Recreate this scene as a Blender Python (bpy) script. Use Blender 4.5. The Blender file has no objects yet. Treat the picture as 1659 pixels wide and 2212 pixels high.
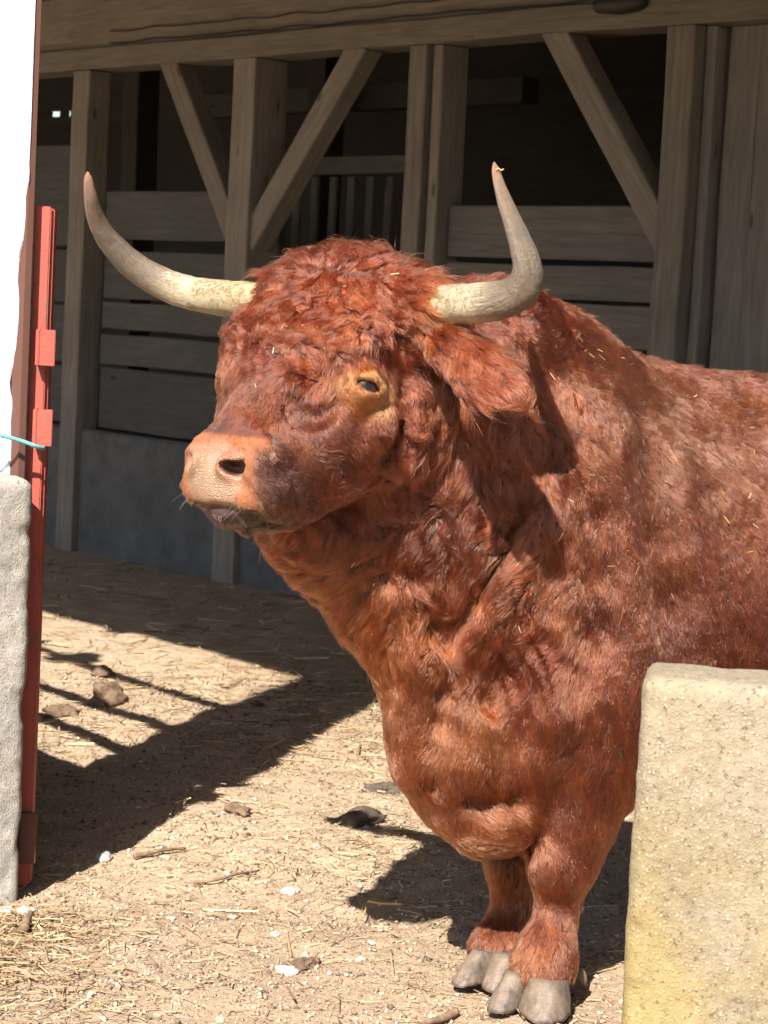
import bpy, bmesh, math, random
import numpy as np
from mathutils import Vector, Matrix, kdtree

random.seed(7)
rng = np.random.default_rng(11)
scene = bpy.context.scene
COL = scene.collection

# ------------------------------------------------------------------ camera
CAM = np.array((0.0, 0.0, 1.5))
FPX = 4731.0                                     # focal length for a picture 2212 units high
PITCH, ROLL = math.radians(5.5), math.radians(3.0)
_f = np.array((0, math.cos(PITCH), -math.sin(PITCH)))
_r0 = np.array((1.0, 0, 0)); _u0 = np.array((0, math.sin(PITCH), math.cos(PITCH)))
CR = math.cos(ROLL) * _r0 + math.sin(ROLL) * _u0
CU = -math.sin(ROLL) * _r0 + math.cos(ROLL) * _u0
cam_d = bpy.data.cameras.new('camera'); cam = bpy.data.objects.new('camera', cam_d)
COL.objects.link(cam); scene.camera = cam
cam_d.sensor_fit = 'VERTICAL'; cam_d.sensor_height = 36.0; cam_d.lens = 36.0 * FPX / 2212.0
cam_d.clip_start = 0.05; cam_d.clip_end = 500
cam.matrix_world = Matrix([[CR[i], CU[i], -_f[i], CAM[i]] for i in range(3)] + [[0, 0, 0, 1]])
cam_d.dof.use_dof = True; cam_d.dof.focus_distance = 4.45; cam_d.dof.aperture_fstop = 13.0

# ------------------------------------------------------------------ sky, sun, exposure
SUN_EL = math.radians(44.0)
SUN_H = np.array((-0.31, -0.95)); SUN_H /= np.linalg.norm(SUN_H)
TO_SUN = np.array((SUN_H[0] * math.cos(SUN_EL), SUN_H[1] * math.cos(SUN_EL), math.sin(SUN_EL)))
world = bpy.data.worlds.new('World'); scene.world = world; world.use_nodes = True
wn = world.node_tree.nodes; wl = world.node_tree.links
for n in list(wn): wn.remove(n)
sky_n = wn.new('ShaderNodeTexSky'); sky_n.sky_type = 'NISHITA'; sky_n.sun_disc = False
sky_n.sun_elevation = SUN_EL; sky_n.sun_rotation = math.atan2(TO_SUN[0], TO_SUN[1])
bg_n = wn.new('ShaderNodeBackground'); bg_n.inputs['Strength'].default_value = 0.07
out_n = wn.new('ShaderNodeOutputWorld')
wl.new(sky_n.outputs[0], bg_n.inputs[0]); wl.new(bg_n.outputs[0], out_n.inputs[0])
sun_d = bpy.data.lights.new('sun', 'SUN'); sun_d.energy = 5.0; sun_d.angle = math.radians(0.55)
sun_d.color = (1.0, 0.945, 0.88)
sun = bpy.data.objects.new('sun', sun_d); COL.objects.link(sun)
sun.rotation_euler = Vector(-TO_SUN).to_track_quat('-Z', 'Y').to_euler(); sun.location = (-3, -8, 9)
scene.view_settings.view_transform = 'Standard'; scene.view_settings.look = 'None'
scene.view_settings.gamma = 1.0; scene.view_settings.exposure = 1.38
scene.view_settings.use_curve_mapping = False
scene.render.engine = 'CYCLES'
scene.cycles.max_bounces = 8; scene.cycles.diffuse_bounces = 3; scene.cycles.glossy_bounces = 4
scene.cycles.transmission_bounces = 8; scene.cycles.transparent_max_bounces = 6
scene.cycles.use_denoising = True; scene.cycles.use_adaptive_sampling = True; scene.cycles.adaptive_threshold = 0.03
scene.cycles.caustics_reflective = False; scene.cycles.caustics_refractive = False
scene.cycles_curves.shape = 'RIBBONS'; scene.cycles_curves.subdivisions = 2

# ------------------------------------------------------------------ helpers
def at(x, y, Y):
    """world point at distance Y that stands at (x, y) of a 1659 x 2212 picture"""
    d = _f * FPX + (x - 829.5) * CR - (y - 1106.0) * CU
    return CAM + d * (Y / d[1])

def ground_at(x, y, z=0.0):
    d = _f * FPX + (x - 829.5) * CR - (y - 1106.0) * CU
    return CAM + d * ((z - CAM[2]) / d[2])

def link(o, parent=None):
    COL.objects.link(o)
    if parent is not None: o.parent = parent
    return o

def tag(o, label=None, cat=None, group=None, kind=None):
    if label: o['label'] = label
    if cat: o['category'] = cat
    if group: o['group'] = group
    if kind: o['kind'] = kind
    return o

def empty(name, loc, parent=None):
    o = bpy.data.objects.new(name, None); o.location = loc; o.empty_display_size = 0.1
    return link(o, parent)

def mesh_obj(name, verts, faces, mat, parent=None, smooth=False, local=None):
    """verts in world space; the object's origin is moved to `local` (or its parent's)"""
    v = np.asarray(verts, dtype=np.float64)
    org = np.array(local if local is not None else (0, 0, 0), dtype=np.float64)
    pw = np.array(world_loc(parent)) if parent is not None else np.zeros(3)
    me = bpy.data.meshes.new(name)
    if isinstance(faces, np.ndarray):
        f = faces.astype(np.int32); k = f.shape[1]
        vv = (v - org).astype(np.float32)
        me.vertices.add(len(vv)); me.vertices.foreach_set('co', vv.ravel())
        me.loops.add(f.size); me.loops.foreach_set('vertex_index', f.ravel())
        me.polygons.add(len(f)); me.polygons.foreach_set('loop_start', np.arange(len(f), dtype=np.int32) * k)
        me.polygons.foreach_set('loop_total', np.full(len(f), k, dtype=np.int32))
        me.update(calc_edges=True)
    else:
        me.from_pydata([tuple(p - org) for p in v], [], faces); me.update()
    if mat is not None: me.materials.append(mat)
    if smooth: me.polygons.foreach_set('use_smooth', np.ones(len(me.polygons), dtype=bool))
    o = bpy.data.objects.new(name, me); link(o, parent)
    o.location = tuple(org - pw)
    return o

def world_loc(o):
    p = np.zeros(3)
    while o is not None:
        p = p + np.array(o.location); o = o.parent
    return p

# value noise on arrays ------------------------------------------------------
def _hash(ix, iy, iz, seed):
    h = (ix.astype(np.uint32) * np.uint32(374761393) + iy.astype(np.uint32) * np.uint32(668265263)
         + iz.astype(np.uint32) * np.uint32(2147483647) + np.uint32(seed * 1274126177 & 0xffffffff))
    h = (h ^ (h >> np.uint32(13))) * np.uint32(1274126177)
    h = h ^ (h >> np.uint32(16))
    return h.astype(np.float32) / np.float32(4294967295.0)

def vnoise(p, scale, seed=0):
    """smooth noise in -1..1 for points p (n,3); scale = feature size in metres"""
    q = p / scale + 1000.0
    i = np.floor(q).astype(np.int64); f = (q - i).astype(np.float32); f = f * f * (3 - 2 * f)
    r = 0
    for dx in (0, 1):
        wx = f[:, 0] if dx else 1 - f[:, 0]
        for dy in (0, 1):
            wy = f[:, 1] if dy else 1 - f[:, 1]
            for dz in (0, 1):
                wz = f[:, 2] if dz else 1 - f[:, 2]
                r = r + wx * wy * wz * _hash(i[:, 0] + dx, i[:, 1] + dy, i[:, 2] + dz, seed)
    return 2 * r - 1

def vnoise3(p, scale, seed=0):
    return np.stack([vnoise(p, scale, seed + k * 17) for k in range(3)], 1)

# ------------------------------------------------------------------ material helpers
class NT:
    def __init__(self, name):
        self.m = bpy.data.materials.new(name); self.m.use_nodes = True
        self.t = self.m.node_tree; self.n = self.t.nodes; self.l = self.t.links
        self.b = self.n['Principled BSDF']; self.o = self.n['Material Output']
    def add(self, typ, ins=None, **kw):
        nd = self.n.new(typ)
        for k, v in kw.items(): setattr(nd, k, v)
        for k, v in (ins or {}).items(): self.put(nd.inputs[k], v)
        return nd
    def put(self, sock, v):
        if hasattr(v, 'is_output') or isinstance(v, bpy.types.NodeSocket): self.l.new(v, sock)
        else: sock.default_value = v
    def coord(self, obj=True):
        return self.add('ShaderNodeTexCoord').outputs['Object' if obj else 'Generated']
    def world(self):
        return self.add('ShaderNodeNewGeometry').outputs['Position']
    def mapping(self, vec, scale=(1, 1, 1), rot=(0, 0, 0), loc=(0, 0, 0)):
        return self.add('ShaderNodeMapping', {'Vector': vec, 'Scale': scale, 'Rotation': rot, 'Location': loc}).outputs[0]
    def noise(self, vec, scale, detail=4, rough=0.55, dist=0.0):
        return self.add('ShaderNodeTexNoise', {'Vector': vec, 'Scale': scale, 'Detail': detail, 'Roughness': rough, 'Distortion': dist}).outputs['Fac']
    def voro(self, vec, scale, feature='F1', out='Distance'):
        return self.add('ShaderNodeTexVoronoi', {'Vector': vec, 'Scale': scale}, feature=feature).outputs[out]
    def ramp(self, fac, stops):
        r = self.add('ShaderNodeValToRGB', {'Fac': fac}); e = r.color_ramp.elements
        while len(e) < len(stops): e.new(0.5)
        for k, (pos, c) in enumerate(stops):
            e[k].position = pos
            e[k].color = (c, c, c, 1) if isinstance(c, (int, float)) else (*c[:3], 1)
        return r.outputs['Color']
    def mix(self, fac, a, b, blend='MIX'):
        m = self.add('ShaderNodeMix', data_type='RGBA', blend_type=blend)
        self.put(m.inputs[0], fac)
        for s, v in ((m.inputs[6], a), (m.inputs[7], b)):
            self.put(s, (*v[:3], 1) if isinstance(v, tuple) else v)
        return m.outputs[2]
    def math(self, op, a, b=0.0, clamp=False):
        m = self.add('ShaderNodeMath', operation=op, use_clamp=clamp)
        self.put(m.inputs[0], a); self.put(m.inputs[1], b)
        return m.outputs[0]
    def bump(self, h, strength, dist=0.01, normal=None):
        d = {'Height': h, 'Strength': strength, 'Distance': dist}
        if normal is not None: d['Normal'] = normal
        return self.add('ShaderNodeBump', d).outputs[0]
    def set(self, **kw):
        for k, v in kw.items():
            self.put(self.b.inputs[k.replace('_', ' ')], (*v[:3], 1) if isinstance(v, tuple) and len(v) == 3 and 'Color' in k or isinstance(v, tuple) and len(v) == 3 and 'color' in k else v)
        return self.m
# ================================================================== the bull: body as one implicit surface
BF = np.array((-0.94, -0.34, 0)); BF /= np.linalg.norm(BF)        # body forward
BL = np.array((0.34, -0.94, 0)); BL /= np.linalg.norm(BL)         # the bull's left, towards the viewer
BZ = np.array((0, 0, 1.0))
HA, HB = math.radians(37), math.radians(46)                       # the head's turn and slope
_fh = np.array((-math.sin(HA), -math.cos(HA), 0))
HL = np.array((math.cos(HA), -math.sin(HA), 0))
HF = math.cos(HB) * _fh + np.array((0, 0, -math.sin(HB)))
HN = math.sin(HB) * _fh + np.array((0, 0, math.cos(HB)))
HO = at(752, 640, 4.52)
def H(x, y, z): return HO + x * HL + y * HF + z * HN
BODY = (BF, BL, BZ); HEAD = (HL, HF, HN)

PR = []          # (op, kind, data, k)
def rc(a, ra, b, rb, k=0.05, op='u'): PR.append((op, 'rc', (np.asarray(a, float), np.asarray(b, float), ra, rb), k))
def el(c, r, ax=BODY, k=0.05, op='u'): PR.append((op, 'el', (np.asarray(c, float), np.array(ax), np.asarray(r, float)), k))
def chain(pts, k=0.05, op='u'):
    for (a, ra), (b, rb) in zip(pts, pts[1:]): rc(a, ra, b, rb, k, op)

# trunk
el((0.54, 4.98, 0.89), (0.46, 0.35, 0.43), k=0.1)
el((1.20, 5.22, 0.85), (0.85, 0.42, 0.45), k=0.1)
el((2.02, 5.50, 0.94), (0.45, 0.35, 0.44), k=0.12)
rc(at(1330, 945, 5.0), 0.16, (2.2, 5.56, 1.14), 0.20, 0.12)
# crest and neck
chain([(at(1320, 935, 4.98), 0.155), (at(1200, 850, 4.86), 0.15), (at(1080, 750, 4.74), 0.14)], 0.08)
rc(at(1150, 1080, 4.92), 0.33, at(900, 860, 4.70), 0.24, 0.1)
rc(at(1080, 1330, 4.84), 0.25, at(820, 1070, 4.64), 0.155, 0.1)
# chest and dewlap
el(at(1100, 1430, 4.86), (0.24, 0.25, 0.36), k=0.1)
rc(at(660, 1115, 4.52), 0.075, at(810, 1180, 4.62), 0.12, 0.07)
chain([(at(655, 1160, 4.56), 0.072), (at(730, 1205, 4.60), 0.078), (at(812, 1300, 4.64), 0.08), (at(905, 1425, 4.66), 0.083), (at(938, 1550, 4.68), 0.083),
       (at(955, 1640, 4.69), 0.08), (at(1008, 1720, 4.70), 0.078), (at(1050, 1762, 4.73), 0.075)], 0.07)
rc(at(1040, 1640, 4.76), 0.15, at(1090, 1740, 4.78), 0.10, 0.08)
# near shoulder and legs
el(at(1290, 1230, 4.70), (0.20, 0.13, 0.36), k=0.1)
el(at(1330, 1500, 4.74), (0.17, 0.14, 0.26), k=0.1)
def leg(pts, k=0.03): chain(pts, k)
leg([(at(1275, 1620, 4.73), 0.125), (at(1240, 1770, 4.73), 0.088), (at(1222, 1835, 4.73), 0.070), (at(1210, 1875, 4.72), 0.062), (at(1206, 1925, 4.73), 0.043),
     (at(1200, 1985, 4.72), 0.040), (at(1186, 2040, 4.70), 0.052), (at(1176, 2080, 4.68), 0.064), (at(1168, 2118, 4.65), 0.060)])
leg([(at(1180, 1640, 5.02), 0.11), (at(1125, 1800, 4.95), 0.085), (at(1115, 1860, 4.93), 0.066), (at(1110, 1930, 4.92), 0.043),
     (at(1104, 1985, 4.91), 0.043), (at(1086, 2030, 4.89), 0.052), (at(1074, 2062, 4.87), 0.062), (at(1062, 2092, 4.85), 0.056)])
for a, b, r in (((1196, 1862, 4.690), (1204, 1888, 4.695), 0.046), ((1095, 1868, 4.885), (1100, 1892, 4.89), 0.042)): rc(at(*a), r, at(*b), r * 0.9, 0.03)   # knees
# hind legs, out of the frame
for s in (-1, 1):
    hb = np.array((2.22, 5.56, 0.0)) + s * 0.19 * BL
    hp = lambda f, z: hb + f * BF + z * BZ
    chain([(hp(0.0, 0.9), 0.2), (hp(0.1, 0.62), 0.13), (hp(-0.12, 0.40), 0.062), (hp(-0.08, 0.16), 0.05), (hp(-0.02, 0.07), 0.055)], 0.05)
# tail
chain([((2.42, 5.63, 1.22), 0.05), ((2.52, 5.66, 1.0), 0.035), ((2.52, 5.66, 0.55), 0.03), ((2.51, 5.66, 0.35), 0.05)], 0.04)

# head
GZ = np.array((0, 0, 1.0)); _am = math.radians(46)
MF = np.array((-math.sin(_am), -math.cos(_am), 0)); ML = np.array((math.cos(_am), -math.sin(_am), 0)); MUZ = (ML, MF, GZ)   # the muzzle turns a little further
el(H(0, 0.03, -0.06), (0.175, 0.13, 0.14), HEAD, 0.06)
el(H(0, 0.13, 0.0), (0.165, 0.18, 0.085), HEAD, 0.06)
el(H(0, -0.005, -0.005), (0.165, 0.075, 0.085), HEAD, 0.05)
rc(H(-0.15, 0.015, -0.03), 0.072, H(0.188, 0.012, -0.03), 0.068, 0.06)
rc(H(0, 0.20, -0.035), 0.122, H(0, 0.41, -0.04), 0.095, 0.06)
rc(H(0, 0.22, 0.0), 0.085, H(0, 0.40, -0.005), 0.06, 0.05)
for s in (-1, 1):
    rc(H(s * 0.09, 0.14, -0.18), 0.118, H(s * 0.042, 0.41, -0.11), 0.083, 0.06)
    el(H(s * 0.115, 0.24, -0.09), (0.068, 0.16, 0.10), HEAD, 0.06)
    el(H(s * 0.145, 0.165, 0.03), (0.04, 0.06, 0.04), HEAD, 0.05)         # brow
    el(H(s * 0.165, 0.235, -0.02), (0.03, 0.045, 0.035), HEAD, 0.03)      # eye bulge
MC = H(-0.004, 0.455, -0.045)
el(MC, (0.128, 0.094, 0.094), MUZ, 0.04)
def M(x, f, z): return MC + x * ML + f * MF + z * GZ
for s in (-1, 1):
    el(M(s * 0.068, 0.035, 0.03), (0.046, 0.05, 0.045), MUZ, 0.03)        # nostril wing
    el(M(s * 0.075, 0.02, -0.035), (0.055, 0.065, 0.045), MUZ, 0.03)      # upper lip
el(M(0, 0.042, -0.02), (0.07, 0.06, 0.062), MUZ, 0.03)
el(M(0, -0.008, -0.080), (0.082, 0.070, 0.030), MUZ, 0.015)                # lower lip and chin
for s in (-1, 1):                                                         # ears
    if s > 0: pts = [(at(945, 735, 4.40), 0.042), (at(985, 762, 4.33), 0.032), (at(1060, 815, 4.26), 0.018), (at(1112, 860, 4.22), 0.012)]
    else: pts = [(H(-0.17, 0.06, -0.13), 0.045), (H(-0.22, 0.05, -0.17), 0.045), (H(-0.27, 0.04, -0.22), 0.03), (H(-0.29, 0.04, -0.25), 0.014)]
    chain(pts, 0.03)
    if s > 0:
        ed = at(1112, 862, 4.22) - at(960, 745, 4.36); ed /= np.linalg.norm(ed); en = np.array((0.15, -0.95, 0.28)); en -= (en @ ed) * ed; en /= np.linalg.norm(en)
        el(at(1038, 800, 4.27), (0.105, 0.056, 0.020), (ed, np.cross(en, ed), en), 0.03)

def sd_rc(p, a, b, r1, r2):
    ba = b - a; l2 = ba @ ba; rr = r1 - r2; a2 = l2 - rr * rr; il2 = 1.0 / l2
    pa = p - a; y = pa @ ba; z = y - l2
    x2 = ((pa * l2 - y[:, None] * ba) ** 2).sum(1); y2 = y * y * l2; z2 = z * z * l2
    k = np.sign(rr) * rr * rr * x2
    d = (np.sqrt(x2 * a2 * il2) + y * rr) * il2 - r1
    c1 = np.sign(z) * a2 * z2 > k
    c2 = np.sign(y) * a2 * y2 < k
    d = np.where(c1, np.sqrt(x2 + z2) * il2 - r2, np.where(c2, np.sqrt(x2 + y2) * il2 - r1, d))
    return d
def sd_el(p, c, ax, r):
    q = (p - c) @ ax.T
    k0 = np.sqrt(((q / r) ** 2).sum(1)); k1 = np.sqrt(((q / (r * r)) ** 2).sum(1))
    return k0 * (k0 - 1) / np.maximum(k1, 1e-6)

def prim_box(kind, data, k):
    if kind == 'rc':
        a, b, r1, r2 = data; r = max(r1, r2) + k + 0.03
        return np.minimum(a, b) - r, np.maximum(a, b) + r
    c, ax, r = data; R = np.abs(ax).T @ r + k + 0.03
    return c - R, c + R

def body_sdf(p, prims, cull=True):
    d = np.full(len(p), 9.0, dtype=p.dtype)
    if cull: plo, phi = p.min(0), p.max(0)
    for op, kind, data, k in prims:
        idx = slice(None); q = p
        if cull:
            lo, hi = prim_box(kind, data, k)
            if (plo > hi).any() or (phi < lo).any(): continue
            if not ((plo >= lo).all() and (phi <= hi).all()):
                m = (p[:, 0] >= lo[0]) & (p[:, 0] <= hi[0]) & (p[:, 1] >= lo[1]) & (p[:, 1] <= hi[1]) & (p[:, 2] >= lo[2]) & (p[:, 2] <= hi[2])
                idx = np.nonzero(m)[0]
                if len(idx) == 0: continue
                q = p[idx]
        s = sd_rc(q, *data) if kind == 'rc' else sd_el(q, *data)
        cur = d[idx]
        if op == 'u':
            h = np.maximum(k - np.abs(cur - s), 0) / k
            d[idx] = np.minimum(cur, s) - h * h * k * 0.25
        else:
            h = np.maximum(k - np.abs(cur + s), 0) / k
            d[idx] = np.maximum(cur, -s) + h * h * k * 0.25
    return d

def surface_nets(fn, axes, block=8):
    """axes: three increasing coordinate arrays (uneven spacing allowed)"""
    axes = [np.asarray(a, float)[:len(a) // block * block] for a in axes]
    nb = [len(a) // block for a in axes]
    cc = [a.reshape(-1, block).mean(1) for a in axes]
    hh = [np.append(np.diff(a), a[-1] - a[-2]).reshape(-1, block).sum(1) * 0.5 for a in axes]
    bc = np.stack(np.meshgrid(*[np.arange(m) for m in nb], indexing='ij'), -1).reshape(-1, 3)
    cen = np.stack([cc[k][bc[:, k]] for k in range(3)], 1)
    rad = np.sqrt(sum(hh[k][bc[:, k]] ** 2 for k in range(3)))
    dc = fn(cen, False)
    act = bc[np.abs(dc) < rad * 1.25 + 0.02]
    D = np.repeat(np.repeat(np.repeat(np.where(dc > 0, 1.0, -1.0).astype(np.float32).reshape(nb), block, 0), block, 1), block, 2)
    loc = np.stack(np.meshgrid(*[np.arange(block)] * 3, indexing='ij'), -1).reshape(-1, 3)
    g = act // 3; act = act[np.lexsort((g[:, 2], g[:, 1], g[:, 0]))]
    for c0 in range(0, len(act), 16):
        a = act[c0:c0 + 16]
        ijk = (a[:, None, :] * block + loc[None]).reshape(-1, 3)
        D[ijk[:, 0], ijk[:, 1], ijk[:, 2]] = fn(np.stack([axes[k][ijk[:, k]] for k in range(3)], 1), True)
    S = D < 0
    c8 = [S[i:S.shape[0] - 1 + i, j:S.shape[1] - 1 + j, k:S.shape[2] - 1 + k] for i in (0, 1) for j in (0, 1) for k in (0, 1)]
    ci = np.argwhere(np.logical_or.reduce(c8) & ~np.logical_and.reduce(c8))
    idx = np.full(c8[0].shape, -1, dtype=np.int32); idx[ci[:, 0], ci[:, 1], ci[:, 2]] = np.arange(len(ci))
    acc = np.zeros((len(ci), 3)); cnt = np.zeros(len(ci))
    corners = [(i, j, k) for i in (0, 1) for j in (0, 1) for k in (0, 1)]
    val = {c: D[ci[:, 0] + c[0], ci[:, 1] + c[1], ci[:, 2] + c[2]] for c in corners}
    for a in corners:
        for ax in range(3):
            if a[ax] == 0:
                b = list(a); b[ax] = 1; b = tuple(b)
                m = (val[a] < 0) != (val[b] < 0)
                t = np.zeros(len(ci)); t[m] = val[a][m] / (val[a][m] - val[b][m])
                pt = np.repeat(np.array(a, float)[None], len(ci), 0); pt[:, ax] += t
                acc[m] += pt[m]; cnt[m] += 1
    fr = ci + acc / cnt[:, None]
    V = np.stack([np.interp(fr[:, k], np.arange(len(axes[k])), axes[k]) for k in range(3)], 1)
    Q = []
    for ax in range(3):
        o1, o2 = [(1, 2), (2, 0), (0, 1)][ax]
        s0 = [slice(None)] * 3; s1 = [slice(None)] * 3
        s0[ax] = slice(0, -1); s1[ax] = slice(1, None)
        A = S[tuple(s0)]; B = S[tuple(s1)]
        for flip in (False, True):
            e = np.argwhere((A & ~B) if not flip else (~A & B))
            e = e[(e[:, o1] > 0) & (e[:, o2] > 0) & (e[:, o1] < S.shape[o1] - 1) & (e[:, o2] < S.shape[o2] - 1)]
            def cell(u, v):
                q = e.copy(); q[:, o1] -= u; q[:, o2] -= v
                return idx[q[:, 0], q[:, 1], q[:, 2]]
            q = np.stack([cell(1, 1), cell(0, 1), cell(0, 0), cell(1, 0)], 1)
            Q.append(q[:, ::-1] if flip else q)
    Q = np.concatenate(Q); Q = Q[(Q >= 0).all(1)]
    return V, Q

def span(a, b, fine, c=None, coarse=None):
    r = np.arange(a, b, fine)
    if c is not None: r = np.concatenate([r, np.arange(b, c, coarse)])
    return r

def smooth_mesh(V, Q, it=2, lam=0.5):
    E = np.concatenate([Q[:, [0, 1]], Q[:, [1, 2]], Q[:, [2, 3]], Q[:, [3, 0]]])
    n = len(V); deg = np.bincount(E.ravel(), minlength=n)[:, None]
    for _ in range(it):
        acc = np.zeros_like(V)
        for k in range(3):
            acc[:, k] = np.bincount(E[:, 0], V[E[:, 1], k], n) + np.bincount(E[:, 1], V[E[:, 0], k], n)
        V = V + lam * (acc / np.maximum(deg, 1) - V)
    return V

def vert_normals(V, Q):
    fn = np.cross(V[Q[:, 2]] - V[Q[:, 0]], V[Q[:, 3]] - V[Q[:, 1]])
    N = np.zeros_like(V)
    for k in range(3):
        N[:, k] = sum(np.bincount(Q[:, c], fn[:, k], len(V)) for c in range(4))
    return N / np.maximum(np.linalg.norm(N, axis=1, keepdims=True), 1e-9)

# ------------------------------------------------------------------ folds, creases and openings laid on the first surface
PR0 = list(PR)
def hit(x, y):
    """the point of the body seen at (x, y): march a ray on the plain surface"""
    x = np.atleast_1d(x).astype(float); y = np.atleast_1d(y).astype(float)
    d = _f[None] * FPX + (x - 829.5)[:, None] * CR[None] - (y - 1106.0)[:, None] * CU[None]
    d /= np.linalg.norm(d, axis=1, keepdims=True)
    t = np.full(len(x), 3.7)
    for _ in range(60):
        t = t + 0.7 * np.clip(body_sdf(CAM + d * t[:, None], PR0, False), -0.05, 0.2)
    return CAM + d * t[:, None]
FOLDS = []
def fold(pts, r, push, k, op): FOLDS.append((pts, r, push, k, op))
def lay_folds(extra):
    allp = [q for f in FOLDS for q in f[0]] + extra
    p = hit([q[0] for q in allp], [q[1] for q in allp])
    e = 0.004
    n = np.stack([body_sdf(p + e * np.eye(3)[i], PR0, False) - body_sdf(p - e * np.eye(3)[i], PR0, False) for i in range(3)], 1)
    n /= np.linalg.norm(n, axis=1, keepdims=True)
    i0 = 0
    for pts, r, push, k, op in FOLDS:
        m = len(pts); c = p[i0:i0 + m] + n[i0:i0 + m] * push; i0 += m
        rr = [r * (0.45 + 0.55 * math.sin(math.pi * (i + 0.5) / m)) for i in range(m)]
        for i in range(m - 1): rc(c[i], rr[i], c[i + 1], rr[i + 1], k, op)
    return p[i0:]
def groove(pts, r=0.012, k=0.03): fold(pts, r, r * 0.35, k, 's')
def ridge(pts, r=0.03, k=0.04, push=-0.35): fold(pts, r, r * push, k, 'u')

ridge([(1205, 1030), (1170, 1130), (1105, 1240), (1040, 1340), (985, 1430)], 0.042, 0.05)
groove([(1165, 1010), (1128, 1110), (1065, 1220), (1005, 1320), (960, 1400)], 0.021, 0.025)
for pts in ([(905, 960), (880, 1070), (850, 1180), (835, 1260)], [(965, 1000), (935, 1140), (900, 1260), (885, 1350)],
            [(1040, 1020), (1005, 1170), (955, 1300), (915, 1420)], [(1095, 1020), (1060, 1120), (1000, 1230)]):
    groove(pts, 0.012, 0.045)
for pts in ([(935, 960), (905, 1080), (872, 1190)], [(1000, 1010), (968, 1150), (925, 1280)], [(885, 900), (865, 1000), (830, 1090), (800, 1150)],
            [(860, 1300), (900, 1420), (905, 1540)], [(1080, 1060), (1030, 1180), (975, 1290)]):
    ridge(pts, 0.022, 0.06)
# dewlap lobe, brisket roll, chest folds
ridge([(890, 1540), (885, 1600), (895, 1660), (920, 1700)], 0.055, 0.04, -0.5)
groove([(948, 1500), (955, 1560), (962, 1630), (945, 1700)], 0.017, 0.035)
ridge([(1005, 1500), (1012, 1570), (1005, 1650), (1000, 1720)], 0.03, 0.07)
groove([(1015, 1735), (1060, 1750), (1110, 1760), (1150, 1750)], 0.03, 0.03)
ridge([(990, 1790), (1040, 1815), (1100, 1800), (1140, 1775)], 0.045, 0.04, -0.4)
groove([(1130, 1740), (1150, 1650), (1185, 1570), (1240, 1500)], 0.016, 0.05)
groove([(1140, 1400), (1100, 1470), (1050, 1520)], 0.010, 0.07)
ridge([(1230, 1480), (1200, 1560), (1165, 1650), (1155, 1740)], 0.03, 0.05)
# shoulder furrows
groove([(1300, 1130), (1295, 1250), (1290, 1380), (1265, 1460)], 0.010, 0.08)
groove([(1400, 900), (1425, 1030), (1440, 1160), (1470, 1300), (1480, 1420)], 0.016, 0.10)
# cheek, cheekbone and jaw
ridge([(838, 860), (825, 920), (790, 985)], 0.024, 0.03)
ridge([(900, 850), (893, 920), (868, 1000), (830, 1080)], 0.026, 0.03)
groove([(868, 830), (862, 910), (835, 985), (790, 1050)], 0.016, 0.03)
groove([(640, 870), (660, 900), (690, 900), (720, 880)], 0.012, 0.03)
groove([(700, 780), (680, 830), (640, 870)], 0.010, 0.03)
# lips, nostrils, eye openings
fold([(395, 1092), (430, 1096), (470, 1099), (510, 1105), (560, 1117), (610, 1133)], 0.010, 0.002, 0.012, 's')
EYE = lay_folds([(793, 834)])[0]; EYF = H(-0.188, 0.235, -0.015)
NOST = M(0.060, 0.092, 0.020); NOSF = M(-0.062, 0.092, 0.020)
def basis(n, up):
    n = n / np.linalg.norm(n); u = up - (up @ n) * n; u /= np.linalg.norm(u)
    return np.array((np.cross(u, n), u, n))
for s, c0 in ((1, NOST), (-1, NOSF)):
    ax = basis(MF * 0.75 + s * ML * 0.65 + 0.12 * GZ, GZ)
    tilt = math.radians(-14 * s); e1 = math.cos(tilt) * ax[0] + math.sin(tilt) * ax[1]; e2 = -math.sin(tilt) * ax[0] + math.cos(tilt) * ax[1]
    axx = (e1, e2, ax[2])
    el(c0 - 0.006 * ax[2], (0.036, 0.026, 0.018), axx, 0.014)             # swollen rim
    el(c0 + 0.006 * ax[2] - 0.001 * e2, (0.027, 0.0135, 0.045), axx, 0.008, 's')
    el(c0 + 0.006 * ax[2] + s * 0.018 * e1 + 0.006 * e2, (0.013, 0.014, 0.04), axx, 0.008, 's')
EYES = []
for s, c0 in ((1, EYE), (-1, EYF)):
    n = _fh * 0.35 + s * HL * 0.9 + 0.18 * GZ if s < 0 else _fh * 0.55 + HL * 0.75 + 0.15 * GZ
    ax = basis(n, HN * 0.4 - HF * 1.0)
    EYES.append((c0 - 0.020 * ax[2], ax))
    el(c0 - 0.012 * ax[2], (0.036, 0.028, 0.018), ax, 0.025)
    rc(c0 - 0.004 * ax[2] - 0.03 * ax[0] + 0.008 * ax[1], 0.007, c0 + 0.006 * ax[2] + 0.016 * ax[1], 0.010, 0.012)
    rc(c0 + 0.006 * ax[2] + 0.016 * ax[1], 0.010, c0 - 0.004 * ax[2] + 0.03 * ax[0] + 0.004 * ax[1], 0.007, 0.012)
    rc(c0 - 0.004 * ax[2] - 0.028 * ax[0] - 0.006 * ax[1], 0.006, c0 + 0.003 * ax[2] - 0.017 * ax[1], 0.008, 0.012)
    rc(c0 + 0.003 * ax[2] - 0.017 * ax[1], 0.008, c0 - 0.004 * ax[2] + 0.028 * ax[0] - 0.006 * ax[1], 0.006, 0.012)
    el(c0 + 0.006 * ax[2] + 0.001 * ax[1], (0.0270, 0.0105, 0.03), ax, 0.004, 's')
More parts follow.
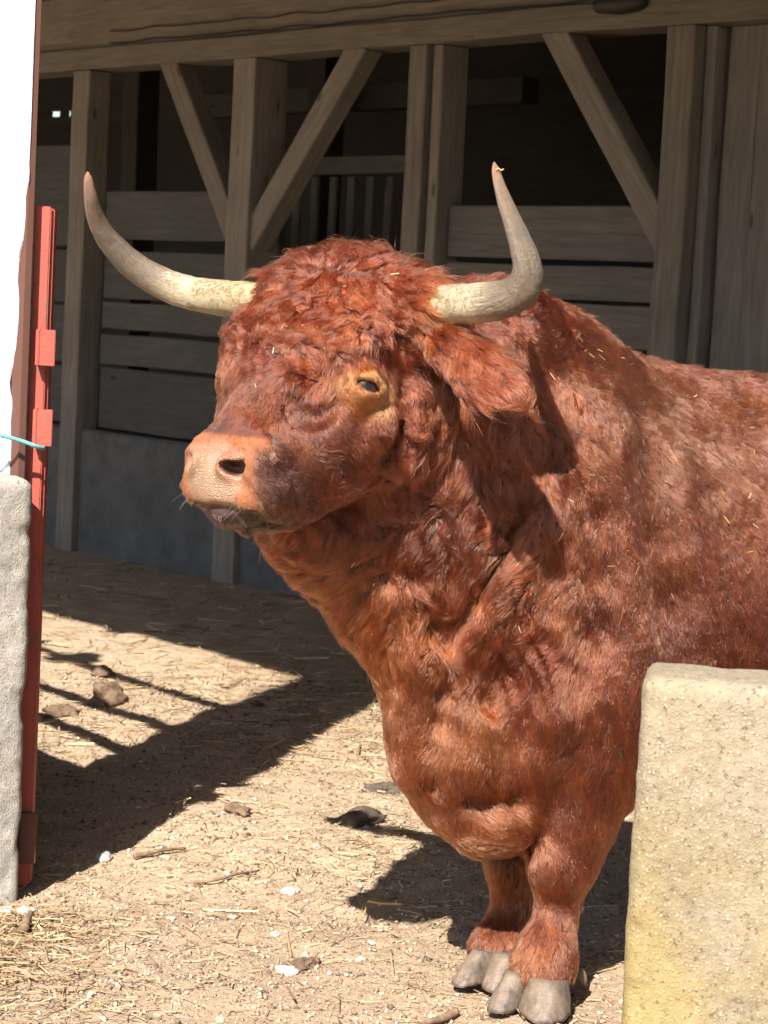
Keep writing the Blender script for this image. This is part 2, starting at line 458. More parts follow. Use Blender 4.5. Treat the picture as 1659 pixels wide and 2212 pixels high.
# ------------------------------------------------------------------ body mesh with its own colours
RES = 0.006
BV, BQ = surface_nets(lambda p, c: body_sdf(p, PR, c), (span(-0.60, 1.0, RES, 2.8, 0.025), span(3.95, 5.05, RES, 6.1, 0.02), span(0.03, 1.68, RES)))
BV = smooth_mesh(BV, BQ, 2)
BN = vert_normals(BV, BQ)

def sstep(a, b, x):
    t = np.clip((x - a) / (b - a), 0, 1); return t * t * (3 - 2 * t)
def head_xyz(p):
    q = p - HO; return q @ HL, q @ HF, q @ HN
def muz_xyz(p):
    q = p - MC; return q @ ML, q @ MF, q @ GZ
def blob(p, c, r):
    return np.exp(-((p - c) ** 2).sum(1) / (r * r))
def pad_mask(p):
    x, f, z = muz_xyz(p)
    lx = np.abs(x)
    top = 0.068 - 0.25 * lx; bot = -0.066 + 0.10 * lx
    w = 0.083 - 0.35 * np.clip(-z, 0, 1)
    m = sstep(0.0, 0.014, f - 0.038) * sstep(-0.008, 0.008, top - z) * sstep(-0.004, 0.006, z - bot) * sstep(-0.010, 0.010, w - lx)
    return m
def lip_mask(p):
    x, f, z = muz_xyz(p)
    return sstep(0.02, 0.05, f) * sstep(0.10, 0.07, np.abs(x)) * sstep(-0.058, -0.07, z)

eye_c = np.array([e[0] for e in EYES])
def eye_dist(p):
    return np.minimum(np.linalg.norm((p - eye_c[0]) * (1, 1, 1), axis=1), np.linalg.norm(p - eye_c[1], axis=1))

C_BASE = np.array((0.136, 0.0272, 0.0106)); C_DARK = np.array((0.030, 0.0080, 0.0048)); C_ORANGE = np.array((0.235, 0.060, 0.0150))
C_BLACK = np.array((0.028, 0.015, 0.012)); C_DUST = np.array((0.20, 0.082, 0.040)); C_EYE = np.array((0.31, 0.125, 0.034))
BU45 = np.array((0.95, 0.1, 0.30)); BU45 /= np.linalg.norm(BU45); BV45 = np.array((-0.1, 0.99, 0))
def coat_colour(p):
    hx, hy, hz = head_xyz(p); mx, mf, mz = muz_xyz(p)
    c = np.repeat(C_BASE[None], len(p), 0)
    def lay(col, w): nonlocal c; c = c + (col - c) * np.clip(w, 0, 1)[:, None]
    n1 = vnoise(p, 0.11, 3); n2 = vnoise(p, 0.035, 4)
    lay(C_DARK, 0.26 * sstep(0.0, 0.8, n1) + 0.14 * sstep(0.0, 0.8, n2))
    lay(C_ORANGE, 0.22 * sstep(0.1, 0.8, vnoise(p, 0.08, 9)))
    wst = p + 0.02 * vnoise3(p, 0.08, 95); wst = np.stack([wst @ BU45, wst @ BV45, wst[:, 2]], 1)
    st = vnoise(wst * (1, 0.5, 0.28), 0.016, 96); shag = sstep(0.65, 0.3, p[:, 0]) * sstep(0.45, 0.7, p[:, 2])
    lay(C_DARK, (0.15 + 0.35 * shag) * sstep(0.05, 0.65, st)); lay(C_ORANGE, 0.30 * sstep(0.1, 0.7, -st))  # streaks: partly coat colour, partly shading painted between the locks
    # dewlap, brisket and throat are lighter and more orange; sunlit fold ridges painted too
    for (x, y, Y, r, w) in ((850, 1400, 4.62, 0.13, 0.55), (930, 1560, 4.62, 0.12, 0.45), (1020, 1590, 4.6, 0.08, 0.8), (1050, 1800, 4.65, 0.10, 0.75),
                            (1150, 1180, 4.55, 0.07, 0.5), (1080, 1290, 4.58, 0.06, 0.5), (930, 660, 4.35, 0.06, 0.6), (760, 1290, 4.5, 0.12, 0.4), (1050, 1950, 4.85, 0.1, 0.3), (1120, 2090, 4.62, 0.07, 0.6)):
        lay(C_ORANGE, w * blob(p, at(x, y, Y), r))
    # dust on the withers and shoulder
    for (x, y, Y, r, w) in ((1350, 900, 4.75, 0.17, 0.50), (1480, 1010, 4.80, 0.16, 0.42), (1300, 860, 4.75, 0.1, 0.3), (1560, 950, 4.9, 0.15, 0.3)):
        lay(C_DUST, w * blob(p, at(x, y, Y), r) * (0.8 + 0.2 * n2))
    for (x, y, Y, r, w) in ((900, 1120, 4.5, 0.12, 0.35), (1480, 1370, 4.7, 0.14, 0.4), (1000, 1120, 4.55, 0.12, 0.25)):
        lay(C_DARK, w * blob(p, at(x, y, Y), r))  # shade of the neck folds and flank underside, put into the colour
    lay(np.array((0.22, 0.056, 0.026)), 0.8 * np.clip(1.4 * np.maximum(blob(p, at(1020, 785, 4.30), 0.055), blob(p, at(1085, 840, 4.25), 0.055)), 0, 1))
    # face: dark muzzle sides and nose bridge, pale ring round the eye
    inh = sstep(0.30, 0.38, hy) * sstep(-0.25, -0.15, hz)
    lay(C_DARK, 0.35 * sstep(0.28, 0.38, hy) * sstep(-0.28, -0.16, hz) * sstep(0.30, 0.2, np.abs(hx)))
    lay(C_BLACK, 0.50 * sstep(0.39, 0.47, hy + 0.02 * n2) * sstep(-0.25, -0.12, hz) * sstep(0.25, 0.17, np.abs(hx)))
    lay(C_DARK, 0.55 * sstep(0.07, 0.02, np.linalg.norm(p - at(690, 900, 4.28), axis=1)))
    pm = pad_mask(p)
    edge = sstep(-0.012, 0.030, mf - 0.020 + 0.008 * n2) * sstep(0.135, 0.080, np.abs(mx) + 0.010 * n2) * sstep(0.085, 0.072, mz) * sstep(-0.085, -0.06, mz)
    lay(np.array((0.26, 0.085, 0.028)), 0.75 * edge)
    lay(C_BLACK, 0.85 * sstep(-0.05, 0.0, mf) * sstep(0.13, 0.10, np.abs(mx)) * sstep(-0.056, -0.066, mz) * sstep(-0.16, -0.13, mz))      # dark lower lip
    ed = eye_dist(p)
    es = np.where(hx > 0, 1.0, 0.25)
    lay(C_ORANGE, 0.55 * es * sstep(0.080, 0.045, ed + 0.012 * n2)); lay(C_EYE, 0.8 * es * sstep(0.058, 0.034, ed + 0.014 * n2))
    lay(C_DARK, 0.9 * sstep(0.0335, 0.030, ed))
    return np.clip(c, 0.004, 1)

def relief(p):
    """locks and skin folds standing proud of the body, in metres"""
    hx, hy, hz = head_xyz(p); ed = eye_dist(p)
    w = p + 0.028 * vnoise3(p, 0.10, 91)
    wn = np.stack([w @ BU45, w @ BV45, w[:, 2]], 1)
    r1 = 1 - 2.2 * np.abs(vnoise(wn * (1, 0.5, 0.30), 0.026, 92)); r2 = 1 - 2.2 * np.abs(vnoise(wn * (1, 0.4, 0.26), 0.046, 93)); r3 = 1 - 2.2 * np.abs(vnoise(w, 0.030, 94))
    dh = np.sqrt(hx ** 2 + (hy - 0.17) ** 2 + (hz + 0.04) ** 2)
    head = sstep(0.36, 0.28, dh)
    neck = sstep(0.60, 0.25, p[:, 0]) * sstep(0.55, 0.75, p[:, 2]) * (1 - head)
    low = sstep(0.75, 0.60, p[:, 2]) * sstep(0.30, 0.42, p[:, 2]) * sstep(0.8, 0.4, p[:, 0])
    body = sstep(0.25, 0.5, p[:, 0]) * sstep(0.5, 0.7, p[:, 2])
    d = neck * (0.0060 * r1 + 0.0052 * r2) + low * 0.0016 * r2 + body * (0.0012 * r2 + 0.0010 * r3)
    face = sstep(0.36, 0.26, hy) * sstep(0.055, 0.085, ed) * (1 - np.clip(1.3 * blob(p, at(770, 905, 4.28), 0.07), 0, 1))
    d += head * face * (0.0055 * r3 + 0.0030 * r1) * np.where(hz > -0.05, 1.0, 1.1)
    ear = np.maximum(blob(p, at(1010, 775, 4.31), 0.06), blob(p, at(1080, 835, 4.25), 0.06))
    return d * (1 - np.clip(ear * 1.5, 0, 1)) * (1 - pad_mask(p)) * sstep(1.4, 1.0, p[:, 0])
BV = BV + BN * relief(BV)[:, None]; BN = vert_normals(BV, BQ)

pad_v = pad_mask(BV)
bare_v = np.maximum(sstep(0.066, 0.050, eye_dist(BV)), sstep(0.0, 0.02, muz_xyz(BV)[1] - 0.02) * sstep(0.12, 0.10, np.abs(muz_xyz(BV)[0])) * (np.linalg.norm(BV - MC, axis=1) < 0.2))
scol = coat_colour(BV) * (0.42 + 0.70 * bare_v)[:, None]
mx, mf, mz = muz_xyz(BV)
padc = np.array((0.33, 0.19, 0.118)) + 0.06 * vnoise(BV, 0.03, 5)[:, None] + np.array((0.05, -0.01, 0.0)) * vnoise(BV, 0.05, 6)[:, None]
scol = scol + (padc - scol) * pad_v[:, None]
inn = np.maximum(blob(BV, NOST - 0.018 * (MF * 0.75 + ML * 0.65), 0.02), blob(BV, NOSF - 0.018 * (MF * 0.75 - ML * 0.65), 0.02))
scol = scol + (np.array((0.035, 0.011, 0.009)) - scol) * np.clip(inn * 1.6, 0, 1)[:, None]
mouth = sstep(0.010, 0.004, np.abs(mz + 0.064 + 0.10 * np.abs(mx) * 0)) * sstep(0.0, 0.03, mf)
scol = scol + (np.array((0.03, 0.012, 0.01)) - scol) * (mouth * 0.8)[:, None]

def body_material():
    t = NT('bull_hide'); at_c = t.add('ShaderNodeAttribute', attribute_name='scol').outputs['Color']
    pad = t.add('ShaderNodeAttribute', attribute_name='pad').outputs['Fac']
    co = t.coord()
    vd = t.voro(t.mapping(co, (1, 1, 1.35)), 150, 'DISTANCE_TO_EDGE')
    cell = t.ramp(vd, [(0.0, 0.0), (0.22, 1.0)])
    col = t.mix(t.math('MULTIPLY', pad, t.math('SUBTRACT', 1.0, cell)), at_c, t.mix(0.22, at_c, (0.20, 0.085, 0.05)))
    wet = t.noise(co, 40, 3)
    rough = t.math('SUBTRACT', 0.75, t.math('MULTIPLY', pad, t.ramp(wet, [(0.35, 0.18), (0.65, 0.45)])))
    h = t.math('MULTIPLY', cell, pad)
    fine = t.noise(co, 260, 3)
    nrm = t.bump(t.math('ADD', h, t.math('MULTIPLY', fine, 0.4)), 0.7, 0.0022)
    return t.set(Base_Color=col, Roughness=rough, Normal=nrm)
M_HIDE = body_material()

bull_o = at(1180, 2150, 4.85); BULL_ORG = np.array((0.75, 5.05, 0.0))
bull = mesh_obj('bull', BV, BQ, M_HIDE, smooth=True, local=BULL_ORG)
tag(bull, 'shaggy chestnut red bull with long pale upswept horns standing in the opening', 'bull')
a_ = bull.data.attributes.new('scol', 'FLOAT_COLOR', 'POINT')
a_.data.foreach_set('color', np.concatenate([scol, np.ones((len(scol), 1))], 1).astype(np.float32).ravel())
a_ = bull.data.attributes.new('pad', 'FLOAT', 'POINT'); a_.data.foreach_set('value', pad_v.astype(np.float32))

# ------------------------------------------------------------------ horns
def catmull(P, n):
    P = np.asarray(P, float); Q = np.vstack([2 * P[0] - P[1], P, 2 * P[-1] - P[-2]]); out = []
    m = len(P) - 1
    for u in np.linspace(0, m, n):
        i = min(int(u), m - 1); t = u - i; a, b, c, d = Q[i], Q[i + 1], Q[i + 2], Q[i + 3]
        out.append(0.5 * (2 * b + (c - a) * t + (2 * a - 5 * b + 4 * c - d) * t * t + (3 * b - 3 * c + d - a) * t ** 3))
    return np.array(out)

def tube(path, rad, seg=24, cap=True):
    n = len(path); T = np.gradient(path, axis=0); T /= np.linalg.norm(T, axis=1, keepdims=True)
    u = np.cross(T[0], (0.1, 0.3, 1)); u /= np.linalg.norm(u); V = []
    for i in range(n):
        u = u - (u @ T[i]) * T[i]; u /= np.linalg.norm(u); w = np.cross(T[i], u)
        a = np.linspace(0, 2 * math.pi, seg, endpoint=False)
        V.append(path[i] + rad[i] * (np.cos(a)[:, None] * u + np.sin(a)[:, None] * w))
    V = np.concatenate(V); F = []
    for i in range(n - 1):
        for j in range(seg):
            k = (j + 1) % seg
            F.append((i * seg + j, i * seg + k, (i + 1) * seg + k, (i + 1) * seg + j))
    if cap: F.append(tuple(range(seg - 1, -1, -1))); F.append(tuple((n - 1) * seg + j for j in range(seg)))
    return V, F

def horn_material():
    t = NT('horn_keratin'); s = t.add('ShaderNodeAttribute', attribute_name='along').outputs['Fac']
    co = t.coord(); uvx = t.add('ShaderNodeAttribute', attribute_name='streak').outputs['Vector']
    st = t.noise(t.mapping(uvx, (10, 0.9, 1)), 3.0, 5, 0.6)
    st2 = t.noise(t.mapping(uvx, (46, 2.0, 1)), 3.0, 4, 0.6)
    blotch = t.noise(co, 26, 4, 0.6)
    sv = t.math('ADD', s, t.math('MULTIPLY', t.math('SUBTRACT', st, 0.5), 0.30))
    base = t.ramp(sv, [(0.0, (0.35, 0.255, 0.130)), (0.28, (0.37, 0.30, 0.185)), (0.40, (0.42, 0.35, 0.24)), (0.50, (0.125, 0.092, 0.064)), (0.75, (0.095, 0.070, 0.050)), (0.93, (0.15, 0.09, 0.06)), (1.0, (0.30, 0.13, 0.08))])
    pale = t.ramp(st2, [(0.42, 0.0), (0.62, 1.0)])
    base = t.mix(t.math('MULTIPLY', pale, 0.26), base, (0.34, 0.285, 0.21))
    crust = t.math('MULTIPLY', t.ramp(t.noise(co, 70, 5, 0.7, 1.2), [(0.50, 0.0), (0.60, 1.0)]), t.ramp(blotch, [(0.32, 0.0), (0.52, 1.0)]))
    crust = t.math('MULTIPLY', crust, t.ramp(s, [(0.30, 1.0), (0.55, 0.22)]))
    col = t.mix(t.math('MULTIPLY', crust, 0.9), base, (0.34, 0.23, 0.08))
    h = t.math('ADD', t.math('MULTIPLY', st2, 0.5), t.math('MULTIPLY', crust, -0.8))
    h = t.math('ADD', h, t.math('MULTIPLY', t.noise(co, 150, 3), 0.5))
    return t.set(Base_Color=col, Roughness=t.ramp(st2, [(0.3, 0.36), (0.7, 0.58)]), Normal=t.bump(h, 0.9, 0.004))
M_HORN = horn_material()

def make_horn(pts, label):
    P = np.array([at(x, y, Y) for x, y, Y, w in pts]); R = np.array([w * Y / FPX / 2 for x, y, Y, w in pts])
    n = 90; path = catmull(P, n); rad = np.interp(np.linspace(0, len(P) - 1, n), np.arange(len(P)), R)
    k = np.ones(9) / 9; rp = np.pad(rad, 4, mode='edge'); rad = np.convolve(rp, k, 'valid'); rad[-5:] = np.array((0.9, 0.78, 0.6, 0.40, 0.14)) * rad[-6]
    seg = 32; V, F = tube(path, rad, seg)
    c = np.repeat(path, seg, 0); V = V + (V - c) * (0.045 * vnoise(V, 0.028, 21) + 0.03 * vnoise(V, 0.009, 22))[:, None]
    o = mesh_obj('horn', V, F, M_HORN, bull, smooth=True, local=P[0])
    ln = np.concatenate([[0], np.cumsum(np.linalg.norm(np.diff(path, axis=0), axis=1))]); ln /= ln[-1]
    a = o.data.attributes.new('along', 'FLOAT', 'POINT'); a.data.foreach_set('value', np.repeat(ln, seg).astype(np.float32))
    ang = np.tile(np.linspace(0, 2 * math.pi, seg, endpoint=False), n)
    st = np.stack([np.cos(ang), np.repeat(ln, seg) * 3, np.sin(ang)], 1); st = np.stack([st[:, 0] + 2 * st[:, 2] * 0 + np.sin(ang) * 0.7, st[:, 1], st[:, 2]], 1)
    a = o.data.attributes.new('streak', 'FLOAT_VECTOR', 'POINT'); a.data.foreach_set('vector', st.astype(np.float32).ravel())
    o['label'] = label
    return o, path, rad
HORN_N = [(880, 660, 4.50, 80), (950, 658, 4.39, 86), (1015, 656, 4.31, 89), (1082, 648, 4.25, 84), (1120, 632, 4.22, 82), (1137, 603, 4.20, 76), (1137, 562, 4.19, 60), (1115, 500, 4.20, 46), (1092, 440, 4.22, 34), (1076, 390, 4.24, 23), (1067, 350, 4.25, 15)]
HORN_F = [(590, 653, 4.60, 82), (450, 640, 4.70, 76), (370, 620, 4.73, 69), (300, 583, 4.73, 62), (243, 530, 4.70, 52), (209, 475, 4.66, 40), (195, 420, 4.62, 27), (189, 371, 4.60, 16)]
horn_n, hpn, hrn = make_horn(HORN_N, 'horn nearer the viewer, bent sharply upwards at an elbow')
horn_f, hpf, hrf = make_horn(HORN_F, 'far horn sweeping out left and up in one long curve')

# ------------------------------------------------------------------ eyes
def eye_material():
    t = NT('eye_ball'); co = t.coord()
    sx = t.add('ShaderNodeSeparateXYZ', {'Vector': co})
    e = t.math('SQRT', t.math('ADD', t.math('POWER', t.math('DIVIDE', sx.outputs[0], 1.0), 2.0), t.math('POWER', t.math('DIVIDE', sx.outputs[1], 0.62), 2.0)))
    col = t.ramp(e, [(0.0, (0.012, 0.010, 0.014)), (0.009, (0.016, 0.012, 0.016)), (0.014, (0.060, 0.032, 0.024)), (0.024, (0.11, 0.055, 0.035)), (0.030, (0.30, 0.20, 0.16))])
    return t.set(Base_Color=col, Roughness=0.38, Specular_IOR_Level=0.12)
M_EYE = eye_material()
for c0, ax in EYES:
    bm = bmesh.new(); bmesh.ops.create_uvsphere(bm, u_segments=40, v_segments=24, radius=0.0275)
    me = bpy.data.meshes.new('eye'); bm.to_mesh(me); bm.free(); me.materials.append(M_EYE)
    me.polygons.foreach_set('use_smooth', np.ones(len(me.polygons), dtype=bool))
    o = bpy.data.objects.new('eye', me); link(o, bull)
    o.matrix_local = Matrix([[ax[0][i], ax[1][i], ax[2][i], c0[i] - BULL_ORG[i]] for i in range(3)] + [[0, 0, 0, 1]])

# ------------------------------------------------------------------ hooves: two claws on each foot
def hoof_material():
    t = NT('hoof_horn'); co = t.coord(); sx = t.add('ShaderNodeSeparateXYZ', {'Vector': co})
    rings = t.noise(t.mapping(co, (9, 9, 2.0)), 9, 5, 0.65)
    fine = t.noise(t.mapping(co, (6, 6, 60)), 8, 3, 0.6)
    base = t.ramp(rings, [(0.3, (0.030, 0.025, 0.023)), (0.5, (0.080, 0.063, 0.052)), (0.7, (0.17, 0.125, 0.088))])
    dust = t.math('MULTIPLY', t.ramp(t.noise(co, 24, 5, 0.65), [(0.35, 0.0), (0.7, 1.0)]), 0.7)
    col = t.mix(dust, base, (0.25, 0.18, 0.115))
    return t.set(Base_Color=col, Roughness=0.55, Normal=t.bump(t.math('ADD', rings, fine), 0.5, 0.003))
M_HOOF = hoof_material()
def claw(tip, back, width, height, lean, name='hoof'):
    """tip, back: ground points of the claw's toe and heel; pointed toe, sloping front wall"""
    tip = np.array(tip); back = np.array(back); d = back - tip; L = np.linalg.norm(d); d /= L; s = np.cross((0, 0, 1.0), d)
    V = []; seg = 28; lv = 9
    for k in range(lv):
        t = k / (lv - 1); sc = 1 - 0.22 * t - (0.02 if k == 0 else 0)
        for j in range(seg):
            a = 2 * math.pi * j / seg; fx = math.cos(a); fy = math.sin(a); u = 0.5 + 0.5 * fx          # u = 0 at the toe
            wid = width * 0.5 * (1 if fy > 0 else -1) * abs(fy) ** 0.62 * (0.74 + 0.26 * min(1, u * 2.0))
            p = tip + d * (lean * t + (L - lean * 0.2 * t) * (0.5 + (u - 0.5) * sc)) + s * wid * sc
            V.append(p + np.array((0, 0, 0.002 + height * t * (1 - 0.38 * u))))
    V = np.array(V); V += 0.0035 * vnoise3(V, 0.025, 31); F = []
    for k in range(lv - 1):
        for j in range(seg):
            m = (j + 1) % seg; F.append((k * seg + j, k * seg + m, (k + 1) * seg + m, (k + 1) * seg + j)[::-1])
    F.append(tuple(range(seg))); F.append(tuple((lv - 1) * seg + j for j in range(seg))[::-1])
    return mesh_obj(name, V, F, M_HOOF, bull, smooth=True, local=tip)
g = ground_at
claw(g(1066, 2190), g(1066, 2190) + np.array((0.075, 0.135, 0)), 0.085, 0.072, 0.060)
claw(g(1172, 2213), g(1172, 2213) + np.array((0.018, 0.15, 0)), 0.115, 0.070, 0.060)
claw(g(983, 2133), g(983, 2133) + np.array((0.09, 0.12, 0)), 0.078, 0.068, 0.060)
claw(g(1060, 2147), g(1060, 2147) + np.array((0.05, 0.14, 0)), 0.088, 0.068, 0.060)
for s in (-1, 1):
    hb = np.array((2.22, 5.56, 0.0)) + s * 0.19 * BL
    for q in (-1, 1):
        claw(hb + 0.12 * BF + q * 0.04 * BL, hb - 0.03 * BF + q * 0.035 * BL, 0.07, 0.08, 0.03)
dc = at(1253, 2106, 4.74)
V, F = tube(catmull([dc + np.array((-0.015, 0.0, 0.012)), dc, dc + np.array((0.012, 0, -0.022))], 8), [0.012, 0.015, 0.016, 0.015, 0.014, 0.012, 0.009, 0.003], 12)
mesh_obj('dewclaw', V, F, M_HOOF, bull, smooth=True, local=dc)
# ================================================================== the setting
BN_ = np.array((0.7413, 0.6712, 0.0)); BU_ = np.array((0.6712, -0.7413, 0.0))     # the barn front: its depth and its length
def fp(s, p, z): return s * BU_ + p * BN_ + np.array((0, 0, z))

# ------------------------------------------------------------------ ground
def ground_height(x, y):
    p = np.stack([x, y, np.zeros_like(x)], 1)
    near = np.exp(-((x / 5.0) ** 2 + ((y - 7) / 7.0) ** 2))
    h = 0.016 * vnoise(p, 0.7, 61) + 0.009 * vnoise(p, 0.16, 62) + 0.0055 * vnoise(p, 0.05, 63) + 0.0035 * vnoise(p, 0.022, 64)
    return h * near - 0.012
def ground_material():
    t = NT('dry_yard_soil'); co = t.world()
    big = t.noise(co, 1.1, 5, 0.6); mid = t.noise(co, 7, 5, 0.65); fine = t.noise(co, 70, 4, 0.7); grit = t.noise(co, 320, 2, 0.6)
    base = t.ramp(mid, [(0.28, (0.25, 0.172, 0.105)), (0.5, (0.42, 0.305, 0.195)), (0.72, (0.52, 0.40, 0.265))])
    base = t.mix(t.ramp(big, [(0.35, 0.0), (0.65, 0.75)]), base, (0.49, 0.375, 0.255))
    dist_y = t.math('ADD', t.add('ShaderNodeSeparateXYZ', {'Vector': co}).outputs[1], t.math('MULTIPLY', t.math('SUBTRACT', t.noise(co, 2.2, 4, 0.6), 0.5), 1.6))
    damp = t.math('MULTIPLY', t.ramp(t.math('DIVIDE', dist_y, 10.0), [(0.495, 1.0), (0.545, 0.0)]), 0.5)
    base = t.mix(damp, base, (0.27, 0.185, 0.118))                       # trodden browner soil in front
    vc = t.voro(co, 95, 'F1', 'Color'); vd = t.voro(co, 95, 'F1', 'Distance')
    stone = t.math('MULTIPLY', t.ramp(t.add('ShaderNodeSeparateColor', {'Color': vc}).outputs[0], [(0.55, 0.0), (0.60, 1.0)]), t.ramp(vd, [(0.36, 1.0), (0.46, 0.0)]))
    base = t.mix(t.math('MULTIPLY', stone, 0.65), base, t.ramp(t.add('ShaderNodeSeparateColor', {'Color': vc}).outputs[1], [(0.0, (0.22, 0.16, 0.11)), (1.0, (0.58, 0.50, 0.40))]))
    base = t.mix(t.ramp(fine, [(0.40, 0.0), (0.62, 0.55)]), base, (0.19, 0.13, 0.085))
    base = t.mix(t.ramp(grit, [(0.56, 0.0), (0.70, 0.6)]), base, (0.52, 0.43, 0.32))
    fleck = t.noise(t.mapping(co, (30, 160, 1), (0, 0, 0.5)), 1.0, 3, 0.6); fleck2 = t.noise(t.mapping(co, (160, 30, 1), (0, 0, 0.25)), 1.0, 3, 0.6)
    fl = t.math('MAXIMUM', t.ramp(fleck, [(0.62, 0.0), (0.68, 0.8)]), t.ramp(fleck2, [(0.62, 0.0), (0.68, 0.8)]))
    base = t.mix(t.math('MULTIPLY', fl, 0.6), base, (0.46, 0.33, 0.17))
    h = t.math('ADD', t.math('MULTIPLY', fine, 0.8), t.math('ADD', t.math('MULTIPLY', grit, 0.5), t.math('MULTIPLY', stone, 0.9)))
    return t.set(Base_Color=base, Roughness=0.95, Normal=t.bump(h, 0.9, 0.006), Specular_IOR_Level=0.2)
M_SOIL = ground_material()
gx = np.concatenate([[-60, -35, -20, -12, -8, -6, -5], np.arange(-4.2, 2.6, 0.022), [3, 4, 5, 7, 10, 15, 25, 40, 60]])
gy = np.concatenate([[-40, -20, -10, -4, 0, 2, 3], np.arange(3.6, 6.6, 0.022), np.arange(6.6, 12.5, 0.045), [13, 14, 16, 20, 28, 40, 60, 90]])
GX, GY = np.meshgrid(gx, gy, indexing='ij'); gz = ground_height(GX.ravel(), GY.ravel())
ii = np.arange(len(gx) * len(gy)).reshape(len(gx), len(gy))
gq = np.stack([ii[:-1, :-1], ii[1:, :-1], ii[1:, 1:], ii[:-1, 1:]], -1).reshape(-1, 4)
ground = mesh_obj('ground', np.stack([GX.ravel(), GY.ravel(), gz], 1), gq, M_SOIL, smooth=True); ground['kind'] = 'structure'

# ------------------------------------------------------------------ barn
def wood_material(name, c0, c1, c2, grain=1.0, rough=0.85):
    t = NT(name); co = t.coord(); rnd = t.add('ShaderNodeObjectInfo').outputs['Random']
    off = t.add('ShaderNodeVectorMath', {0: co, 1: t.add('ShaderNodeCombineXYZ', {0: t.math('MULTIPLY', rnd, 31.0), 1: t.math('MULTIPLY', rnd, 7.0), 2: rnd}).outputs[0]}, operation='ADD').outputs[0]
    g1 = t.noise(t.mapping(off, (1.1, 15, 15)), 3.0, 6, 0.6, 0.6); g2 = t.noise(t.mapping(off, (2.5, 60, 60)), 4.0, 4, 0.6)
    blot = t.noise(off, 3.0, 4)
    col = t.ramp(t.math('ADD', t.math('MULTIPLY', g1, 0.7), t.math('MULTIPLY', g2, 0.3)), [(0.3, c0), (0.5, c1), (0.72, c2)])
    col = t.mix(t.ramp(blot, [(0.4, 0.0), (0.75, 0.5)]), col, c0)
    knot = t.voro(t.mapping(off, (2.2, 7, 7)), 1.0)
    col = t.mix(t.ramp(knot, [(0.05, 0.85), (0.10, 0.0)]), col, (c0[0] * 0.4, c0[1] * 0.4, c0[2] * 0.4))
    hs = t.add('ShaderNodeHueSaturation', {'Color': col, 'Value': t.math('ADD', 0.82, t.math('MULTIPLY', rnd, 0.36))}).outputs[0]
    return t.set(Base_Color=hs, Roughness=rough, Normal=t.bump(t.math('ADD', g1, g2), 0.5, 0.006))
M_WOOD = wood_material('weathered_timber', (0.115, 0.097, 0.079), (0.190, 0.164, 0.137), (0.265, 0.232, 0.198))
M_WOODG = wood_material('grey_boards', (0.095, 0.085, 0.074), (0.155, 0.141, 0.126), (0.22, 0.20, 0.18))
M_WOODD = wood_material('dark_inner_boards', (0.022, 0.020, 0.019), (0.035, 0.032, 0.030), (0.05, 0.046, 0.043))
M_WOODL = wood_material('darker_boards', (0.044, 0.042, 0.040), (0.070, 0.067, 0.064), (0.10, 0.096, 0.092))  # boards in a darker, greyer tone

def bar(name, a, b, w, h, mat, parent, up=(0, 0, 1), bev=0.006, wob=0.004):
    """a squared timber from a to b: w across, h along `up`; its own x axis runs along the grain"""
    a = np.array(a, float); b = np.array(b, float); L = np.linalg.norm(b - a); x = (b - a) / L
    y = np.cross(np.array(up, float), x); y /= np.linalg.norm(y); z = np.cross(x, y)
    bm = bmesh.new(); nseg = max(1, min(12, int(L / 0.3)))
    rings = []
    for i in range(nseg + 1):
        u = L * i / nseg; jy = random.uniform(-wob, wob); jz = random.uniform(-wob, wob)
        rings.append([bm.verts.new((u, jy + sy * w / 2, jz + sz * h / 2)) for sy, sz in ((-1, -1), (1, -1), (1, 1), (-1, 1))])
    for r0, r1 in zip(rings, rings[1:]):
        for j in range(4): bm.faces.new((r0[j], r0[(j + 1) % 4], r1[(j + 1) % 4], r1[j]))
    bm.faces.new(rings[0][::-1]); bm.faces.new(rings[-1])
    bmesh.ops.recalc_face_normals(bm, faces=bm.faces)
    if bev > 0:
        ed = [e for e in bm.edges if len(e.link_faces) == 2 and e.calc_face_angle(0) > 0.9]
        bmesh.ops.bevel(bm, geom=ed, offset=bev, segments=1, affect='EDGES')
    me = bpy.data.meshes.new(name); bm.to_mesh(me); bm.free(); me.materials.append(mat)
    o = bpy.data.objects.new(name, me); link(o, parent)
    pw = world_loc(parent) if parent is not None else np.zeros(3)
    if parent is not None and parent.type == 'MESH': o.matrix_world = Matrix([[x[i], y[i], z[i], a[i]] for i in range(3)] + [[0, 0, 0, 1]])
    else: o.matrix_local = Matrix([[x[i], y[i], z[i], a[i] - pw[i]] for i in range(3)] + [[0, 0, 0, 1]])
    return o

barn_org = fp(-8.0, 7.1, 0)
barn = empty('barn', barn_org)
tag(barn, 'open fronted dark timber barn with posts, diagonal braces and plank infill behind the bull', 'barn')
UPN = BN_
def hbar(name, s0, s1, p0, p1, z0, z1, mat, **k):
    return bar(name, fp(s0, (p0 + p1) / 2, (z0 + z1) / 2), fp(s1, (p0 + p1) / 2, (z0 + z1) / 2), p1 - p0, z1 - z0, mat, barn, **k)
def vbar(name, s0, s1, p0, p1, z0, z1, mat, **k):
    return bar(name, fp((s0 + s1) / 2, (p0 + p1) / 2, z0), fp((s0 + s1) / 2, (p0 + p1) / 2, z1), s1 - s0, p1 - p0, mat, barn, up=BN_, **k)
hbar('beam', -12.6, -4.0, 7.0, 7.22, 2.70, 2.815, M_WOOD, wob=0.006)
hbar('beam', -12.6, -4.0, 7.03, 7.25, 2.822, 3.12, M_WOOD, wob=0.008)
hbar('beam', -12.6, -4.0, 6.97, 7.3, 3.125, 3.35, M_WOOD)
posts = {}
